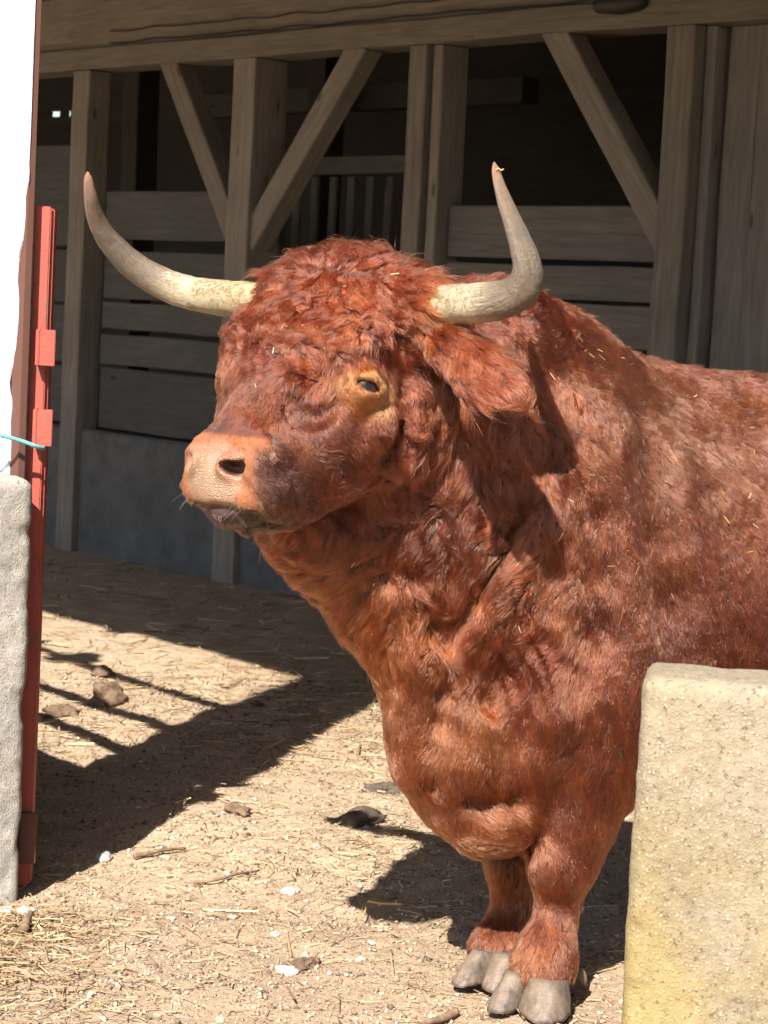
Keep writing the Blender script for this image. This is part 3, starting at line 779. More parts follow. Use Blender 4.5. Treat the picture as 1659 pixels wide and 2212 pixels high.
for s0, s1, p1 in ((-12.3, -12.1, 7.22), (-10.53, -10.37, 7.15), (-9.06, -8.88, 7.22), (-7.72, -7.60, 7.16), (-6.14, -5.99, 7.20), (-4.6, -4.4, 7.2)):
    posts[s0] = vbar('post', s0, s1, 7.0, p1, -0.05, 2.697, M_WOOD)
vbar('post', -7.585, -7.52, 7.03, 7.20, -0.05, 2.697, M_WOOD)                 # second leaf of the middle post
vbar('post', -5.983, -5.93, 7.07, 7.26, -0.05, 2.697, M_WOODG)
def brace(s0, z0, s1, z1, w=0.13):
    a, b = fp(s0, 7.085, z0), fp(s1, 7.085, z1)
    return bar('brace', a, b, 0.12, w, M_WOOD, barn, up=np.cross(b - a, BN_) * 1.0)
brace(-9.69, 2.74, -9.03, 1.78); brace(-8.12, 2.74, -8.92, 1.76); brace(-6.84, 2.74, -6.10, 1.80)
for s0, zz in ((-9.06, (2.02, 1.93)),):
    for z in zz:
        for ds in (0.035, 0.115):
            a = fp(s0 + ds, 7.004, z)
            V, F = tube(np.array([a, a - 0.012 * BN_, a - 0.03 * BN_]), [0.022, 0.022, 0.014], 8)
            mesh_obj('bolt', V, F, None, posts[s0], local=a)
# boards between the posts
for z0, z1 in ((1.765, 2.03), (1.435, 1.70), (1.265, 1.415), (1.065, 1.235), (0.70, 1.045)):
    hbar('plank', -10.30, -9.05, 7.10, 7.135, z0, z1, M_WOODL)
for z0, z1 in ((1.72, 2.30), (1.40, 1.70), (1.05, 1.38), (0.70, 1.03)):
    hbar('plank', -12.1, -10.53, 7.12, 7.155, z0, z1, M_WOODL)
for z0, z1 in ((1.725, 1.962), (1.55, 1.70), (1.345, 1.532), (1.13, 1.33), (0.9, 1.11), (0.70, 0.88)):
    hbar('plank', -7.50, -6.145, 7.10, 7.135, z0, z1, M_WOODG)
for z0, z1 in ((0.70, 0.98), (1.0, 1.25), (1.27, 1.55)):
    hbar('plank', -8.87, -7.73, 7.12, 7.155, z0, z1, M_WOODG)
for k in range(9):
    vbar('plank', -5.90 + k * 0.165, -5.737 + k * 0.165, 7.12, 7.15, 0.72, 2.695, M_WOODG, bev=0.003)
for s0, s1 in ((-12.6, -8.2), (-8.19, -4.0)):
    t = None
    hbar('foundation', s0, s1, 7.04, 7.28, -0.1, 0.69, None, bev=0.015)
# back wall of dark boards, with two chinks of daylight
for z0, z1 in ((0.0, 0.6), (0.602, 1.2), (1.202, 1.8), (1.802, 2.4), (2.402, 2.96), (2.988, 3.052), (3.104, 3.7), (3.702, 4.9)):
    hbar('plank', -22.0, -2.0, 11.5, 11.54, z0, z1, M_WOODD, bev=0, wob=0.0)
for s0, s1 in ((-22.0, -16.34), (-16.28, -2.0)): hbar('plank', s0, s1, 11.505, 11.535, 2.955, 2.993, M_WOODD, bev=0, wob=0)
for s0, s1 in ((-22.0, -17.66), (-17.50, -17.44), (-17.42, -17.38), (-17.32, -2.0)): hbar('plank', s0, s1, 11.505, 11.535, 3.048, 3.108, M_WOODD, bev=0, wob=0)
for s in (-22.0, -2.0):
    bar('side_wall', fp(s, 7.3, 2.3), fp(s, 11.5, 2.3), 0.06, 4.7, M_WOODD, barn, bev=0, wob=0)
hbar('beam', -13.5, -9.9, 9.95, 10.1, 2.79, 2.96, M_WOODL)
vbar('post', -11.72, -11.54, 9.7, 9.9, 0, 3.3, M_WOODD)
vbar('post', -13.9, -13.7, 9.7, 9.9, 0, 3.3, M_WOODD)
# roof: its eave stands well in front of the posts and shades them
EAVE_P, EAVE_Z = 2.69, 3.20
M_TILE = NT('roof_boards').set(Base_Color=(0.16, 0.13, 0.105), Roughness=0.9)
def roof_z(p): return EAVE_Z + 0.17 * (p - EAVE_P)
RV = [fp(s, p, roof_z(p) + dz) for s in (-23.0, 1.5) for p in (EAVE_P, 12.0) for dz in (0.0, 0.09)]
roof = mesh_obj('roof', RV, [(0, 1, 3, 2), (4, 6, 7, 5), (0, 4, 5, 1), (2, 3, 7, 6), (1, 5, 7, 3), (0, 2, 6, 4)], M_TILE, barn, local=fp(-8, EAVE_P, EAVE_Z))
for k in range(14):
    s = -22.0 + k * 1.75
    bar('rafter', fp(s, EAVE_P + 0.05, EAVE_Z - 0.082), fp(s, 11.4, roof_z(11.4) - 0.085), 0.12, 0.16, M_WOOD, barn, bev=0)
M_IRON = NT('dark_iron').set(Base_Color=(0.045, 0.04, 0.038), Roughness=0.6, Metallic=0.6)
def foundation_material():
    t = NT('foundation_concrete'); co = t.world(); n = t.noise(co, 3, 5, 0.6); st = t.noise(co, 9, 4)
    col = t.ramp(t.math('ADD', t.math('MULTIPLY', n, 0.5), t.math('MULTIPLY', st, 0.5)), [(0.3, (0.055, 0.055, 0.055)), (0.7, (0.125, 0.123, 0.120))])
    return t.set(Base_Color=col, Roughness=0.9, Normal=t.bump(t.noise(co, 40, 4), 0.4, 0.01))
M_FND = foundation_material()
for o in barn.children_recursive:
    if o.type == 'MESH' and (not o.data.materials or o.data.materials[0] is None):
        o.data.materials.clear(); o.data.materials.append(M_IRON if o.name.startswith('bolt') else M_FND)
# cable clipped along the beam
def cable(z, sag, p):
    pts = []
    ss = np.linspace(-10.2, -4.6, 15)
    for i, s in enumerate(ss):
        pts.append(fp(s, p, z + 0.004 * math.sin(i * 2.1)))
        if i < 14: pts.append(fp((s + ss[i + 1]) / 2, p, z - sag + 0.003 * math.sin(i * 1.3)))
    P = catmull(pts, 160); V, F = tube(P, [0.004] * len(P), 6)
    mesh_obj('cable', V, F, M_IRON, barn, smooth=True, local=P[0])
cable(2.835, 0.006, 7.012); cable(2.90, 0.008, 7.016)
# dark rounded bracket under the beam near the right post
bc = fp(-6.38, 6.985, 2.80)
V, F = tube(np.array([bc - 0.16 * BU_, bc - 0.13 * BU_ - 0.01 * BN_, bc, bc + 0.10 * BU_ - 0.01 * BN_, bc + 0.13 * BU_]), [0.015, 0.035, 0.045, 0.038, 0.02], 14)
mesh_obj('insulator_bracket', V, F, M_IRON, barn, smooth=True, local=bc)

# slatted gate inside the barn
gate_org = fp(-9.5, 8.2, 0)
sg = empty('slatted_gate', gate_org)
tag(sg, 'wooden gate of upright slats in the dark barn behind the bull', 'gate')
def sbar(name, s0, s1, z0, z1, p, w):
    if s1 - s0 > z1 - z0: return bar(name, fp(s0, p, (z0 + z1) / 2), fp(s1, p, (z0 + z1) / 2), w, z1 - z0, M_WOOD, sg)
    return bar(name, fp((s0 + s1) / 2, p, z0), fp((s0 + s1) / 2, p, z1), s1 - s0, w, M_WOOD, sg, up=BN_)
sbar('rail', -10.05, -8.95, 2.20, 2.30, 8.16, 0.04); sbar('rail', -10.05, -8.95, 0.45, 0.55, 8.16, 0.04)
for k in range(7): sbar('slat', -9.99 + k * 0.16, -9.93 + k * 0.16, 0.02, 2.19, 8.21, 0.03)
for s0 in (-10.15, -8.93): sbar('side_post', s0, s0 + 0.09, 0.0, 2.36, 8.18, 0.09)

# ------------------------------------------------------------------ concrete walls either side of the opening
def concrete_material(name, c0, c1, c2, lichen):
    t = NT(name); co = t.world()
    big = t.noise(co, 3.2, 5, 0.6); fine = t.noise(co, 55, 5, 0.7); grit = t.noise(co, 260, 3, 0.6)
    base = t.ramp(t.math('ADD', t.math('MULTIPLY', big, 0.45), t.math('MULTIPLY', fine, 0.55)), [(0.32, c0), (0.5, c1), (0.68, c2)])
    vc = t.voro(co, 165, 'F1', 'Color'); vd = t.voro(co, 165)
    r = t.add('ShaderNodeSeparateColor', {'Color': vc})
    stone = t.math('MULTIPLY', t.ramp(r.outputs[0], [(0.62, 0.0), (0.66, 1.0)]), t.ramp(vd, [(0.34, 1.0), (0.44, 0.0)]))
    base = t.mix(t.math('MULTIPLY', stone, 0.38), base, t.ramp(r.outputs[1], [(0.0, (0.30, 0.25, 0.19)), (0.6, (0.50, 0.43, 0.33)), (1.0, (0.62, 0.56, 0.47))]))
    pit = t.ramp(t.noise(co, 120, 4, 0.75), [(0.60, 0.0), (0.68, 1.0)])
    base = t.mix(t.math('MULTIPLY', pit, 0.55), base, (0.20, 0.165, 0.12))
    if lichen:
        sx = t.add('ShaderNodeSeparateXYZ', {'Vector': co})
        low = t.math('MULTIPLY', t.ramp(sx.outputs[2], [(0.35, 1.0), (0.80, 0.12)]), t.ramp(t.math('SUBTRACT', sx.outputs[0], 0.36), [(0.02, 1.0), (0.30, 0.25)]))
        li = t.math('MULTIPLY', t.ramp(t.noise(co, 7, 5, 0.65), [(0.34, 0.0), (0.54, 1.0)]), low)
        base = t.mix(t.math('MULTIPLY', li, 0.7), base, (0.33, 0.235, 0.035))
    h = t.math('ADD', t.math('MULTIPLY', fine, 0.7), t.math('SUBTRACT', t.math('MULTIPLY', grit, 0.6), t.math('MULTIPLY', pit, 1.2)))
    h = t.math('ADD', h, t.math('MULTIPLY', stone, 0.2))
    return t.set(Base_Color=base, Roughness=0.95, Normal=t.bump(h, 0.75, 0.005), Specular_IOR_Level=0.2)
M_CONR = concrete_material('sandy_concrete', (0.16, 0.126, 0.084), (0.235, 0.192, 0.134), (0.31, 0.262, 0.19), True)
M_CONL = concrete_material('pale_concrete', (0.25, 0.228, 0.192), (0.335, 0.31, 0.268), (0.42, 0.393, 0.344), False)
def block_mesh(c, half, ex, ey, rnd, amp, seed, axes):
    ez = np.array((0, 0, 1.0)); A = np.array((ex, ey, ez)); half = np.array(half)
    def fn(p, cull):
        q = np.abs((p - c) @ A.T) - (half - rnd)
        d = np.linalg.norm(np.maximum(q, 0), axis=1) + np.minimum(q.max(1), 0) - rnd
        if not cull: return d
        edge = np.exp(-np.maximum(np.sort(-q, axis=1)[:, 1], 0) / 0.03)
        return d + amp * (0.5 * vnoise(p, 0.12, seed) + 0.35 * vnoise(p, 0.03, seed + 1) + 0.3 * vnoise(p, 0.014, seed + 2)) + edge * amp * 2.2 * np.clip(vnoise(p, 0.045, seed + 3) - 0.1, 0, 1)
    return surface_nets(fn, axes)
V, Q = block_mesh(np.array((1.407, 3.146, 0.453)), (1.01, 0.10, 0.515), np.array((0.99, -0.141, 0)), np.array((0.141, 0.99, 0)), 0.026, 0.0042, 71,
                  (span(0.30, 1.0, 0.008, 2.6, 0.05), span(2.75, 3.30, 0.008, 3.75, 0.03), span(-0.1, 1.1, 0.008)))
wr = mesh_obj('concrete_wall', V, Q, M_CONR, smooth=True, local=(1.4, 3.15, 0))
tag(wr, 'sandy coarse concrete wall end with yellow lichen in front of the bull', 'wall')
WL = np.array((-0.60, 0.80, 0)); WN = np.array((0.80, 0.60, 0))            # run of the left wall, and across it
endB = np.array((-0.835, 5.25, 0)); wc = endB + WL * 2.0 - WN * 0.13 + np.array((0, 0, 0.49))
V, Q = block_mesh(wc, (2.0, 0.13, 0.545), WL, WN, 0.034, 0.0042, 81, (span(-2.4, -1.3, 0.03, -0.7, 0.008), span(5.0, 5.6, 0.008, 7.2, 0.03), span(-0.08, 1.12, 0.008)))
wlft = mesh_obj('concrete_wall', V, Q, M_CONL, smooth=True, local=tuple(endB))
tag(wlft, 'pale grey concrete wall end beside the red post', 'wall')

# ------------------------------------------------------------------ red steel post
def red_material():
    t = NT('flaking_red_paint'); co = t.coord(); n = t.noise(co, 14, 5, 0.65); sp = t.noise(co, 230, 3, 0.6)
    col = t.ramp(t.noise(co, 5, 3), [(0.3, (0.30, 0.048, 0.030)), (0.7, (0.40, 0.066, 0.042))])
    rust = t.math('MAXIMUM', t.ramp(t.noise(co, 75, 5, 0.7), [(0.52, 0.0), (0.60, 0.85)]), t.ramp(n, [(0.56, 0.0), (0.64, 0.8)]))
    col = t.mix(rust, col, (0.17, 0.070, 0.042))
    return t.set(Base_Color=col, Roughness=0.55, Normal=t.bump(sp, 0.4, 0.002))
M_RED = red_material()
M_RUST = NT('rusty_steel').set(Base_Color=(0.11, 0.045, 0.03), Roughness=0.8)
pb = np.array((-0.884, 5.365, 0.0))                                           # foot of the post
post = empty('gate_post', pb)
tag(post, 'slim red steel gate post with two welded lugs and flaking paint', 'post')
def pbox(name, x0, x1, y0, y1, z0, z1, mat, parent, bev=0.003, top=0.0):
    V = [pb + np.array((x, y, z)) for z in (z0, z1) for x, y in ((x0, y0), (x1, y0), (x1, y1), (x0, y1))]
    bm = bmesh.new(); vs = [bm.verts.new(v - pb) for v in V]
    for f in ((3, 2, 1, 0), (4, 5, 6, 7), (0, 1, 5, 4), (1, 2, 6, 5), (2, 3, 7, 6), (3, 0, 4, 7)): bm.faces.new([vs[i] for i in f])
    bmesh.ops.bevel(bm, geom=[e for e in bm.edges], offset=bev, segments=2, affect='EDGES')
    me = bpy.data.meshes.new(name); bm.to_mesh(me); bm.free(); me.materials.append(mat)
    o = bpy.data.objects.new(name, me); link(o, parent)
    return o
pbox('web', 0.0, 0.040, -0.012, 0.0, 0.0, 1.685, M_RED, post)                # front plate
pbox('flange', 0.0355, 0.046, 0.0015, 0.05, 0.0, 1.68, M_RED, post)          # right leg of the angle
for z0, z1 in ((1.30, 1.388), (1.105, 1.195)):
    pbox('lug', 0.020, 0.030, -0.052, -0.013, z0, z1, M_RED, post, 0.0015)
    pbox('lug', 0.031, 0.068, -0.054, -0.045, z0, z1, M_RED, post, 0.0015)
pbox('foot_bracket', 0.02, 0.062, -0.03, -0.014, 0.06, 0.19, M_RUST, post)

# ------------------------------------------------------------------ white sheet panel and rails on the left wall
def white_material():
    t = NT('white_painted_sheet'); co = t.world(); n = t.noise(co, 6, 5, 0.65); st = t.noise(t.mapping(co, (40, 40, 3)), 1.0, 4)
    sx = t.add('ShaderNodeSeparateXYZ', {'Vector': co})
    bare = t.math('MULTIPLY', t.ramp(n, [(0.50, 0.0), (0.56, 1.0)]), t.ramp(sx.outputs[2], [(0.55, 1.0), (0.62, 0.0)])) if False else t.ramp(t.math('ADD', n, t.math('MULTIPLY', st, 0.2)), [(0.66, 0.0), (0.70, 0.8)])
    speck = t.ramp(t.noise(co, 38, 2), [(0.76, 0.0), (0.79, 0.9)])
    col = t.mix(bare, (0.80, 0.80, 0.79), (0.42, 0.47, 0.55)); col = t.mix(speck, col, (0.22, 0.16, 0.10))
    return t.set(Base_Color=col, Roughness=0.45, Normal=t.bump(n, 0.2, 0.01))
M_WHITE = white_material()
pn = np.array((-0.862, 5.325, 0.0))
panel = empty('white_panel', pn + np.array((0, 0, 1.04)))
tag(panel, 'tall white painted sheet panel with a rusty edge standing on the left wall', 'panel')
def wbox(name, l0, l1, n0, n1, z0, z1, mat, parent, wav=0):
    nz = max(2, int((z1 - z0) / 0.02)) if wav else 2
    V = []
    for i in range(nz):
        z = z0 + (z1 - z0) * i / (nz - 1)
        for l, q in ((l0, n0), (l1, n0), (l1, n1), (l0, n1)):
            jj = (wav * float(vnoise(np.array([[l0, z, 0.3]]), 0.05, 5)[0]) * min(1, max(0, (1.85 - z) / 0.2)) + 0.055 * min(1, max(0, (1.80 - z) / 0.6))) if (wav and l == l0) else 0
            V.append(pn + WL * (l + jj) + WN * q + np.array((0, 0, z)))
    F = [(0, 1, 2, 3), tuple(4 * (nz - 1) + k for k in (3, 2, 1, 0))]
    for i in range(nz - 1):
        for k in range(4): F.append((4 * i + k, 4 * (i + 1) + k, 4 * (i + 1) + (k + 1) % 4, 4 * i + (k + 1) % 4))
    o = mesh_obj(name, V, F, mat, parent, local=tuple(pn + np.array((0, 0, z0))))
    bm = bmesh.new(); bm.from_mesh(o.data); bmesh.ops.recalc_face_normals(bm, faces=bm.faces); bm.to_mesh(o.data); bm.free()
    return o
wbox('sheet', -0.004, 0.57, -0.045, -0.040, 1.03, 3.3, M_WHITE, panel, 0.014)
wbox('frame', 0.0, 0.05, -0.039, -0.022, 1.02, 3.32, M_RUST, panel)
wbox('frame', 0.53, 0.58, -0.039, -0.022, 1.02, 3.32, M_RUST, panel)
rails = empty('rail_fence', pn + WL * 0.6 + np.array((0, 0, 1.04)))
tag(rails, 'three rusty steel rails running along the left wall beyond the white panel', 'fence')
for z in (1.27, 1.62, 2.08):
    a, b = pn + WL * 0.585 + np.array((0, 0, z)), pn + WL * 3.6 + np.array((0, 0, z))
    V, F = tube(np.array([a + (b - a) * k / 3 for k in range(4)]), [0.032] * 4, 12); mesh_obj('rail', V, F, M_RUST, rails, smooth=True, local=tuple(a))
for l in (2.1, 3.58):
    a = pn + WL * l + np.array((0, 0, 1.02)); b = a + np.array((0, 0, 1.2))
    V, F = tube(np.array([a, (a + b) / 2, b]), [0.026] * 3, 12); mesh_obj('rail_post', V, F, M_RUST, rails, smooth=True, local=tuple(a))
a = pn + WL * 1.75 + np.array((0, 0, 2.12))  # unseen lump on the top rail, added for its knot of shadow
bm = bmesh.new(); bmesh.ops.create_icosphere(bm, subdivisions=3, radius=0.11)
for v in bm.verts:
    k = 1 + 0.5 * float(vnoise(np.array([v.co[:]]), 0.06, 9)[0]); v.co = Vector((v.co.x * k, v.co.y * k, v.co.z * 0.7 * k))
me = bpy.data.meshes.new('lump_mesh'); bm.to_mesh(me); bm.free(); me.materials.append(M_RUST)
o = bpy.data.objects.new('shadow_lump', me); link(o, rails); o.location = tuple(a - world_loc(rails))

# ------------------------------------------------------------------ teal rope from the panel to the post
M_ROPE = NT('teal_twine')
_c = M_ROPE.coord(); M_ROPE.set(Base_Color=M_ROPE.ramp(M_ROPE.noise(M_ROPE.mapping(_c, (8, 8, 60)), 20, 3), [(0.35, (0.05, 0.19, 0.20)), (0.6, (0.16, 0.40, 0.40)), (0.75, (0.42, 0.55, 0.50))]), Roughness=0.9)
r1 = at(93, 968, 5.30); r0 = at(-60, 928, 5.26)
rp = catmull([r0, at(0, 940, 5.255), at(45, 952, 5.265), at(75, 963, 5.27), r1, at(96, 969, 5.345), at(80, 970, 5.40)], 60)
VV, FF = [], []
for ph in (0, 2.1, 4.2):
    n = len(rp); tt = np.linspace(0, 1, n); ang = tt * 70 + ph
    V, F = tube(rp + 0.0028 * np.stack([0 * ang, np.cos(ang), np.sin(ang)], 1), [0.003] * n, 6)
    F = [tuple(i + len(VV) * 0 + sum(len(v) for v in VV) for i in f) for f in F]; VV.append(V); FF += F
rope = mesh_obj('rope', np.concatenate(VV), FF, M_ROPE.m, smooth=True, local=tuple(r1))
tag(rope, 'frayed teal twine tied round the red post', 'rope')
# ------------------------------------------------------------------ the coat: hair curves combed along the photographed lie of the hair
FLOW = [  # x, y, then the way the hair lies (right, down)
    (700, 540, -.3, -.8), (640, 560, -.9, -.3), (770, 545, .0, -1), (850, 570, .4, -.7), (950, 600, .7, -.4), (590, 600, -1, .1), (1000, 620, .8, -.1),
    (650, 660, -.4, .9), (780, 650, .1, 1), (560, 720, -.6, .8), (880, 680, .5, .8), (720, 720, -.1, 1), (620, 760, -.3, 1), (530, 800, -.3, 1), (840, 740, .5, .8),
    (560, 860, -.6, .7), (480, 920, -.7, .5), (620, 850, -.2, 1), (690, 830, .2, 1), (560, 940, .2, .6), (600, 1000, .7, .5), (560, 1080, .5, .8), (620, 1100, .7, .7),
    (650, 980, .9, .3), (700, 930, .9, .4), (760, 980, .7, .7), (700, 1060, .6, .8), (850, 900, .1, 1), (800, 900, .4, .9), (830, 790, .8, .3), (740, 800, -.5, .7),
    (900, 850, .3, 1), (930, 760, .5, .9), (950, 700, .7, .7),
    (980, 770, .85, .45), (1040, 800, .8, .6), (1090, 850, .6, .8), (1060, 870, .4, .9), (1010, 740, .9, .3),
    (900, 1000, -.1, 1), (1000, 1050, -.2, 1), (950, 1250, -.1, 1), (1050, 1200, -.4, .9), (850, 1150, -.1, 1), (800, 1280, -.4, .9), (700, 1230, -.7, .5), (1080, 950, .1, 1),
    (1180, 680, .6, -.5), (1220, 740, .7, -.3), (1300, 790, .9, -.1), (1500, 830, 1, .1), (1150, 760, .5, .5), (1180, 900, .3, 1),
    (1250, 900, .5, .9), (1350, 960, .7, .7), (1250, 1120, -.1, 1), (1300, 1300, -.1, 1), (1400, 1150, .5, .9), (1550, 1050, .7, .7), (1550, 1250, .4, .9), (1500, 1400, .1, 1),
    (1150, 1300, -.5, .8), (1200, 1430, -.4, .9), (1330, 1500, .1, 1),
    (850, 1450, -.3, 1), (870, 1600, -.1, 1), (930, 1720, .3, 1), (1000, 1600, 0, 1), (1060, 1810, .9, -.2), (1010, 1800, .6, .6), (960, 1450, .0, 1),
    (1100, 1450, -.4, .9), (1100, 1600, .1, 1), (1200, 1600, -.3, .9), (1100, 1700, .3, .9),
    (1230, 1800, .1, 1), (1280, 1850, .3, 1), (1200, 2000, 0, 1), (1100, 1950, 0, 1), (1180, 2090, -.2, 1), (1080, 2070, -.3, 1)]
_fx = np.array(FLOW); FP = hit(_fx[:, 0], _fx[:, 1])
FD = _fx[:, 2:3] * CR[None] - _fx[:, 3:4] * CU[None]; FD /= np.linalg.norm(FD, axis=1, keepdims=True)

EAR_A = at(950, 740, 4.40); EAR_D = at(1112, 860, 4.24) - EAR_A; EAR_L = np.linalg.norm(EAR_D); EAR_D /= EAR_L
def flow(p, n):
    d = np.repeat((-0.55 * BF + np.array((0, 0, -0.75)))[None], len(p), 0) * 0.02
    for q, v in zip(FP, FD):
        d += np.exp(-((p - q) ** 2).sum(1) / (0.085 ** 2))[:, None] * v
    q = p - EAR_A; tt = np.clip(q @ EAR_D / EAR_L, 0, 1); rad = q - np.outer(tt * EAR_L, EAR_D); rr = np.linalg.norm(rad, axis=1)
    m = sstep(0.085, 0.06, rr) * sstep(0.10, 0.25, (q @ EAR_D) / EAR_L)
    d = d / np.maximum(np.linalg.norm(d, axis=1, keepdims=True), 1e-6)
    d = d * (1 - m)[:, None] + (EAR_D[None] + 7.0 * rad + np.array((0, 0, -0.25))) * m[:, None]
    d = d - (d * n).sum(1, keepdims=True) * n
    return d / np.maximum(np.linalg.norm(d, axis=1, keepdims=True), 1e-6)

def fur_params(p):
    """length, lift off the hide, curl size, clump strength for roots p"""
    hx, hy, hz = head_xyz(p); mx, mf, mz = muz_xyz(p); n = len(p)
    L = np.full(n, 0.026); up = np.full(n, 0.095); cu = np.full(n, 0.17); cl = np.full(n, 0.35)
    def lay(w, l, u, c, k):
        nonlocal L, up, cu, cl
        w = np.clip(w, 0, 1); L = L + (l - L) * w; up = up + (u - up) * w; cu = cu + (c - cu) * w; cl = cl + (k - cl) * w
    def at_w(x, y, Y, r): return blob(p, at(x, y, Y), r)
    lay(sstep(0.55, 0.20, p[:, 0]) * sstep(0.62, 0.85, p[:, 2]), 0.046, 0.115, 0.95, 0.50)             # neck
    lay(sstep(0.80, 0.62, p[:, 2]) * sstep(0.35, 0.15, p[:, 0]), 0.026, 0.09, 0.38, 0.4)             # dewlap
    lay(at_w(1480, 950, 4.85, 0.28), 0.020, 0.16, 0.38, 0.4)                                          # dusty withers
    lay(sstep(0.42, 0.30, p[:, 2]), 0.019, 0.13, 0.25, 0.35)                                           # legs
    for a in ((1310, 1860, 4.74, 0.05), (1270, 1920, 4.74, 0.04)): lay(at_w(*a), 0.032, 0.3, 0.3, 0.7)
    for a in ((1150, 2090, 4.64, 0.07), (1060, 2070, 4.82, 0.06)): lay(at_w(*a), 0.026, 0.2, 0.4, 0.6)
    for a in ((1185, 670, 4.78, 0.05), (1215, 705, 4.84, 0.05), (1255, 737, 4.92, 0.05), (1310, 762, 4.97, 0.05), (1380, 785, 5.0, 0.06), (1470, 805, 5.05, 0.06), (1560, 820, 5.10, 0.06), (1650, 835, 5.15, 0.06)): lay(at_w(*a) * 0.9, 0.034, 0.42, 0.35, 0.35)   # longer hair along the crest and back
    inhead = sstep(0.40, 0.30, np.sqrt(hx ** 2 + (hy - 0.2) ** 2 + (hz + 0.05) ** 2))
    lay(inhead * sstep(-0.35, -0.2, hz), 0.042, 0.125, 1.0, 0.55)
    lay(inhead * sstep(-0.08, 0.0, hz) * sstep(0.30, 0.16, hy), 0.044, 0.17, 1.35, 0.6)               # forehead curls
    lay(inhead * sstep(0.06, -0.02, hy) * sstep(-0.12, -0.02, hz), 0.056, 0.29, 1.05, 0.5)             # poll
    lay(inhead * sstep(0.24, 0.33, hy) * sstep(-0.09, -0.01, hz), 0.017, 0.13, 0.4, 0.3)             # nose bridge
    lay(sstep(0.38, 0.45, hy + 0.25 * np.clip(hz + 0.06, -0.2, 0)) * sstep(-0.25, -0.15, hz) * sstep(0.25, 0.17, np.abs(hx)), 0.014, 0.18, 0.3, 0.25)
    lay(sstep(0.0, 0.02, mf - 0.02) * sstep(0.12, 0.10, np.abs(mx)), 0.006, 0.4, 0.1, 0.2)
    lay(lip_mask(p), 0.008, 0.35, 0.1, 0.2)
    ed = eye_dist(p)
    lay(blob(p, at(770, 905, 4.28), 0.045) * 1.2, 0.016, 0.14, 0.2, 0.3)                       # smooth cheek under the eye
    lay(sstep(0.068, 0.042, ed), 0.008, 0.22, 0.1, 0.2)
    lay(at_w(720, 870, 4.25, 0.035), 0.010, 0.25, 0.1, 0.3)
    lay(at_w(925, 655, 4.36, 0.06) * 1.2, 0.045, 0.40, 0.5, 0.7); lay(at_w(555, 645, 4.58, 0.06) * 1.2, 0.045, 0.40, 0.5, 0.7)   # tufts round the horn roots
    e1, e2 = at(1010, 775, 4.31), at(1080, 835, 4.25)
    lay(np.maximum(blob(p, e1, 0.055), blob(p, e2, 0.055)) * 1.3, 0.038, 0.31, 0.05, 0.5)
    lay(blob(p, at(1098, 858, 4.24), 0.035) * 1.3, 0.095, 0.31, 0.12, 0.8)
    q = p - EAR_A; tt = q @ EAR_D / EAR_L; low = (q - np.outer(np.clip(tt, 0, 1) * EAR_L, EAR_D))[:, 2]
    lay(sstep(0.3, 0.6, tt) * sstep(1.4, 1.2, tt) * sstep(-0.012, -0.03, low) * sstep(0.09, 0.06, np.abs(low)) * blob(p, e2, 0.12) * 2.0, 0.080, 0.40, 0.10, 0.7)
    return L, up, cu, cl

def sample_surface(n, weight):
    tri = np.concatenate([BQ[:, [0, 1, 2]], BQ[:, [0, 2, 3]]])
    ar = 0.5 * np.linalg.norm(np.cross(BV[tri[:, 1]] - BV[tri[:, 0]], BV[tri[:, 2]] - BV[tri[:, 0]]), axis=1)
    w = ar * weight[tri].mean(1); w /= w.sum()
    k = rng.choice(len(tri), n, p=w); u = rng.random((n, 2)); f = u.sum(1) > 1; u[f] = 1 - u[f]
    a, b, c = BV[tri[k, 0]], BV[tri[k, 1]], BV[tri[k, 2]]
    na, nb, nc = BN[tri[k, 0]], BN[tri[k, 1]], BN[tri[k, 2]]
    p = a + u[:, :1] * (b - a) + u[:, 1:] * (c - a); nn = na + u[:, :1] * (nb - na) + u[:, 1:] * (nc - na)
    return p, nn / np.linalg.norm(nn, axis=1, keepdims=True)

tocam = CAM - BV; tocam /= np.linalg.norm(tocam, axis=1, keepdims=True)
facing = (BN * tocam).sum(1)
wt = np.where(facing > -0.25, 1.0, 0.10) * np.where(BV[:, 0] > 1.2, 0.12, 1.0)
wt *= 1 + 0.8 * sstep(0.42, 0.34, np.linalg.norm(BV - H(0, 0.15, 0), axis=1))
wt *= (1 - np.clip(pad_v * 1.3, 0, 1)) * (1 - np.clip(inn * 2.5, 0, 1))
wt *= 1 + 2.0 * sstep(0.07, 0.055, eye_dist(BV))
wt *= np.where(eye_dist(BV) < 0.0305, 0.0, 1.0) * np.where(BV[:, 2] < 0.065, 0.0, 1.0)
def near_horn(p, path, rad):
    m = np.zeros(len(p), bool)
    for i in range(0, 22, 3): m |= np.linalg.norm(p - path[i], axis=1) < rad[i] * 0.85
    return m
wt[near_horn(BV, hpn, hrn) | near_horn(BV, hpf, hrf)] = 0

NPT = 7
S = np.linspace(0, 1, NPT)
KDB = kdtree.KDTree(len(BV))
for i, p in enumerate(BV): KDB.insert(p, i)
KDB.balance()
def seat(p, height):
    """lift or lower points to stand `height` above the hide"""
    k = np.fromiter((KDB.find(q)[1] for q in p), dtype=np.int64, count=len(p))
    n = BN[k]; h = ((p - BV[k]) * n).sum(1)
    return p + n * (height - h)[:, None], n
def rise(s): return 0.10 + 1.15 * s - 0.45 * s * s

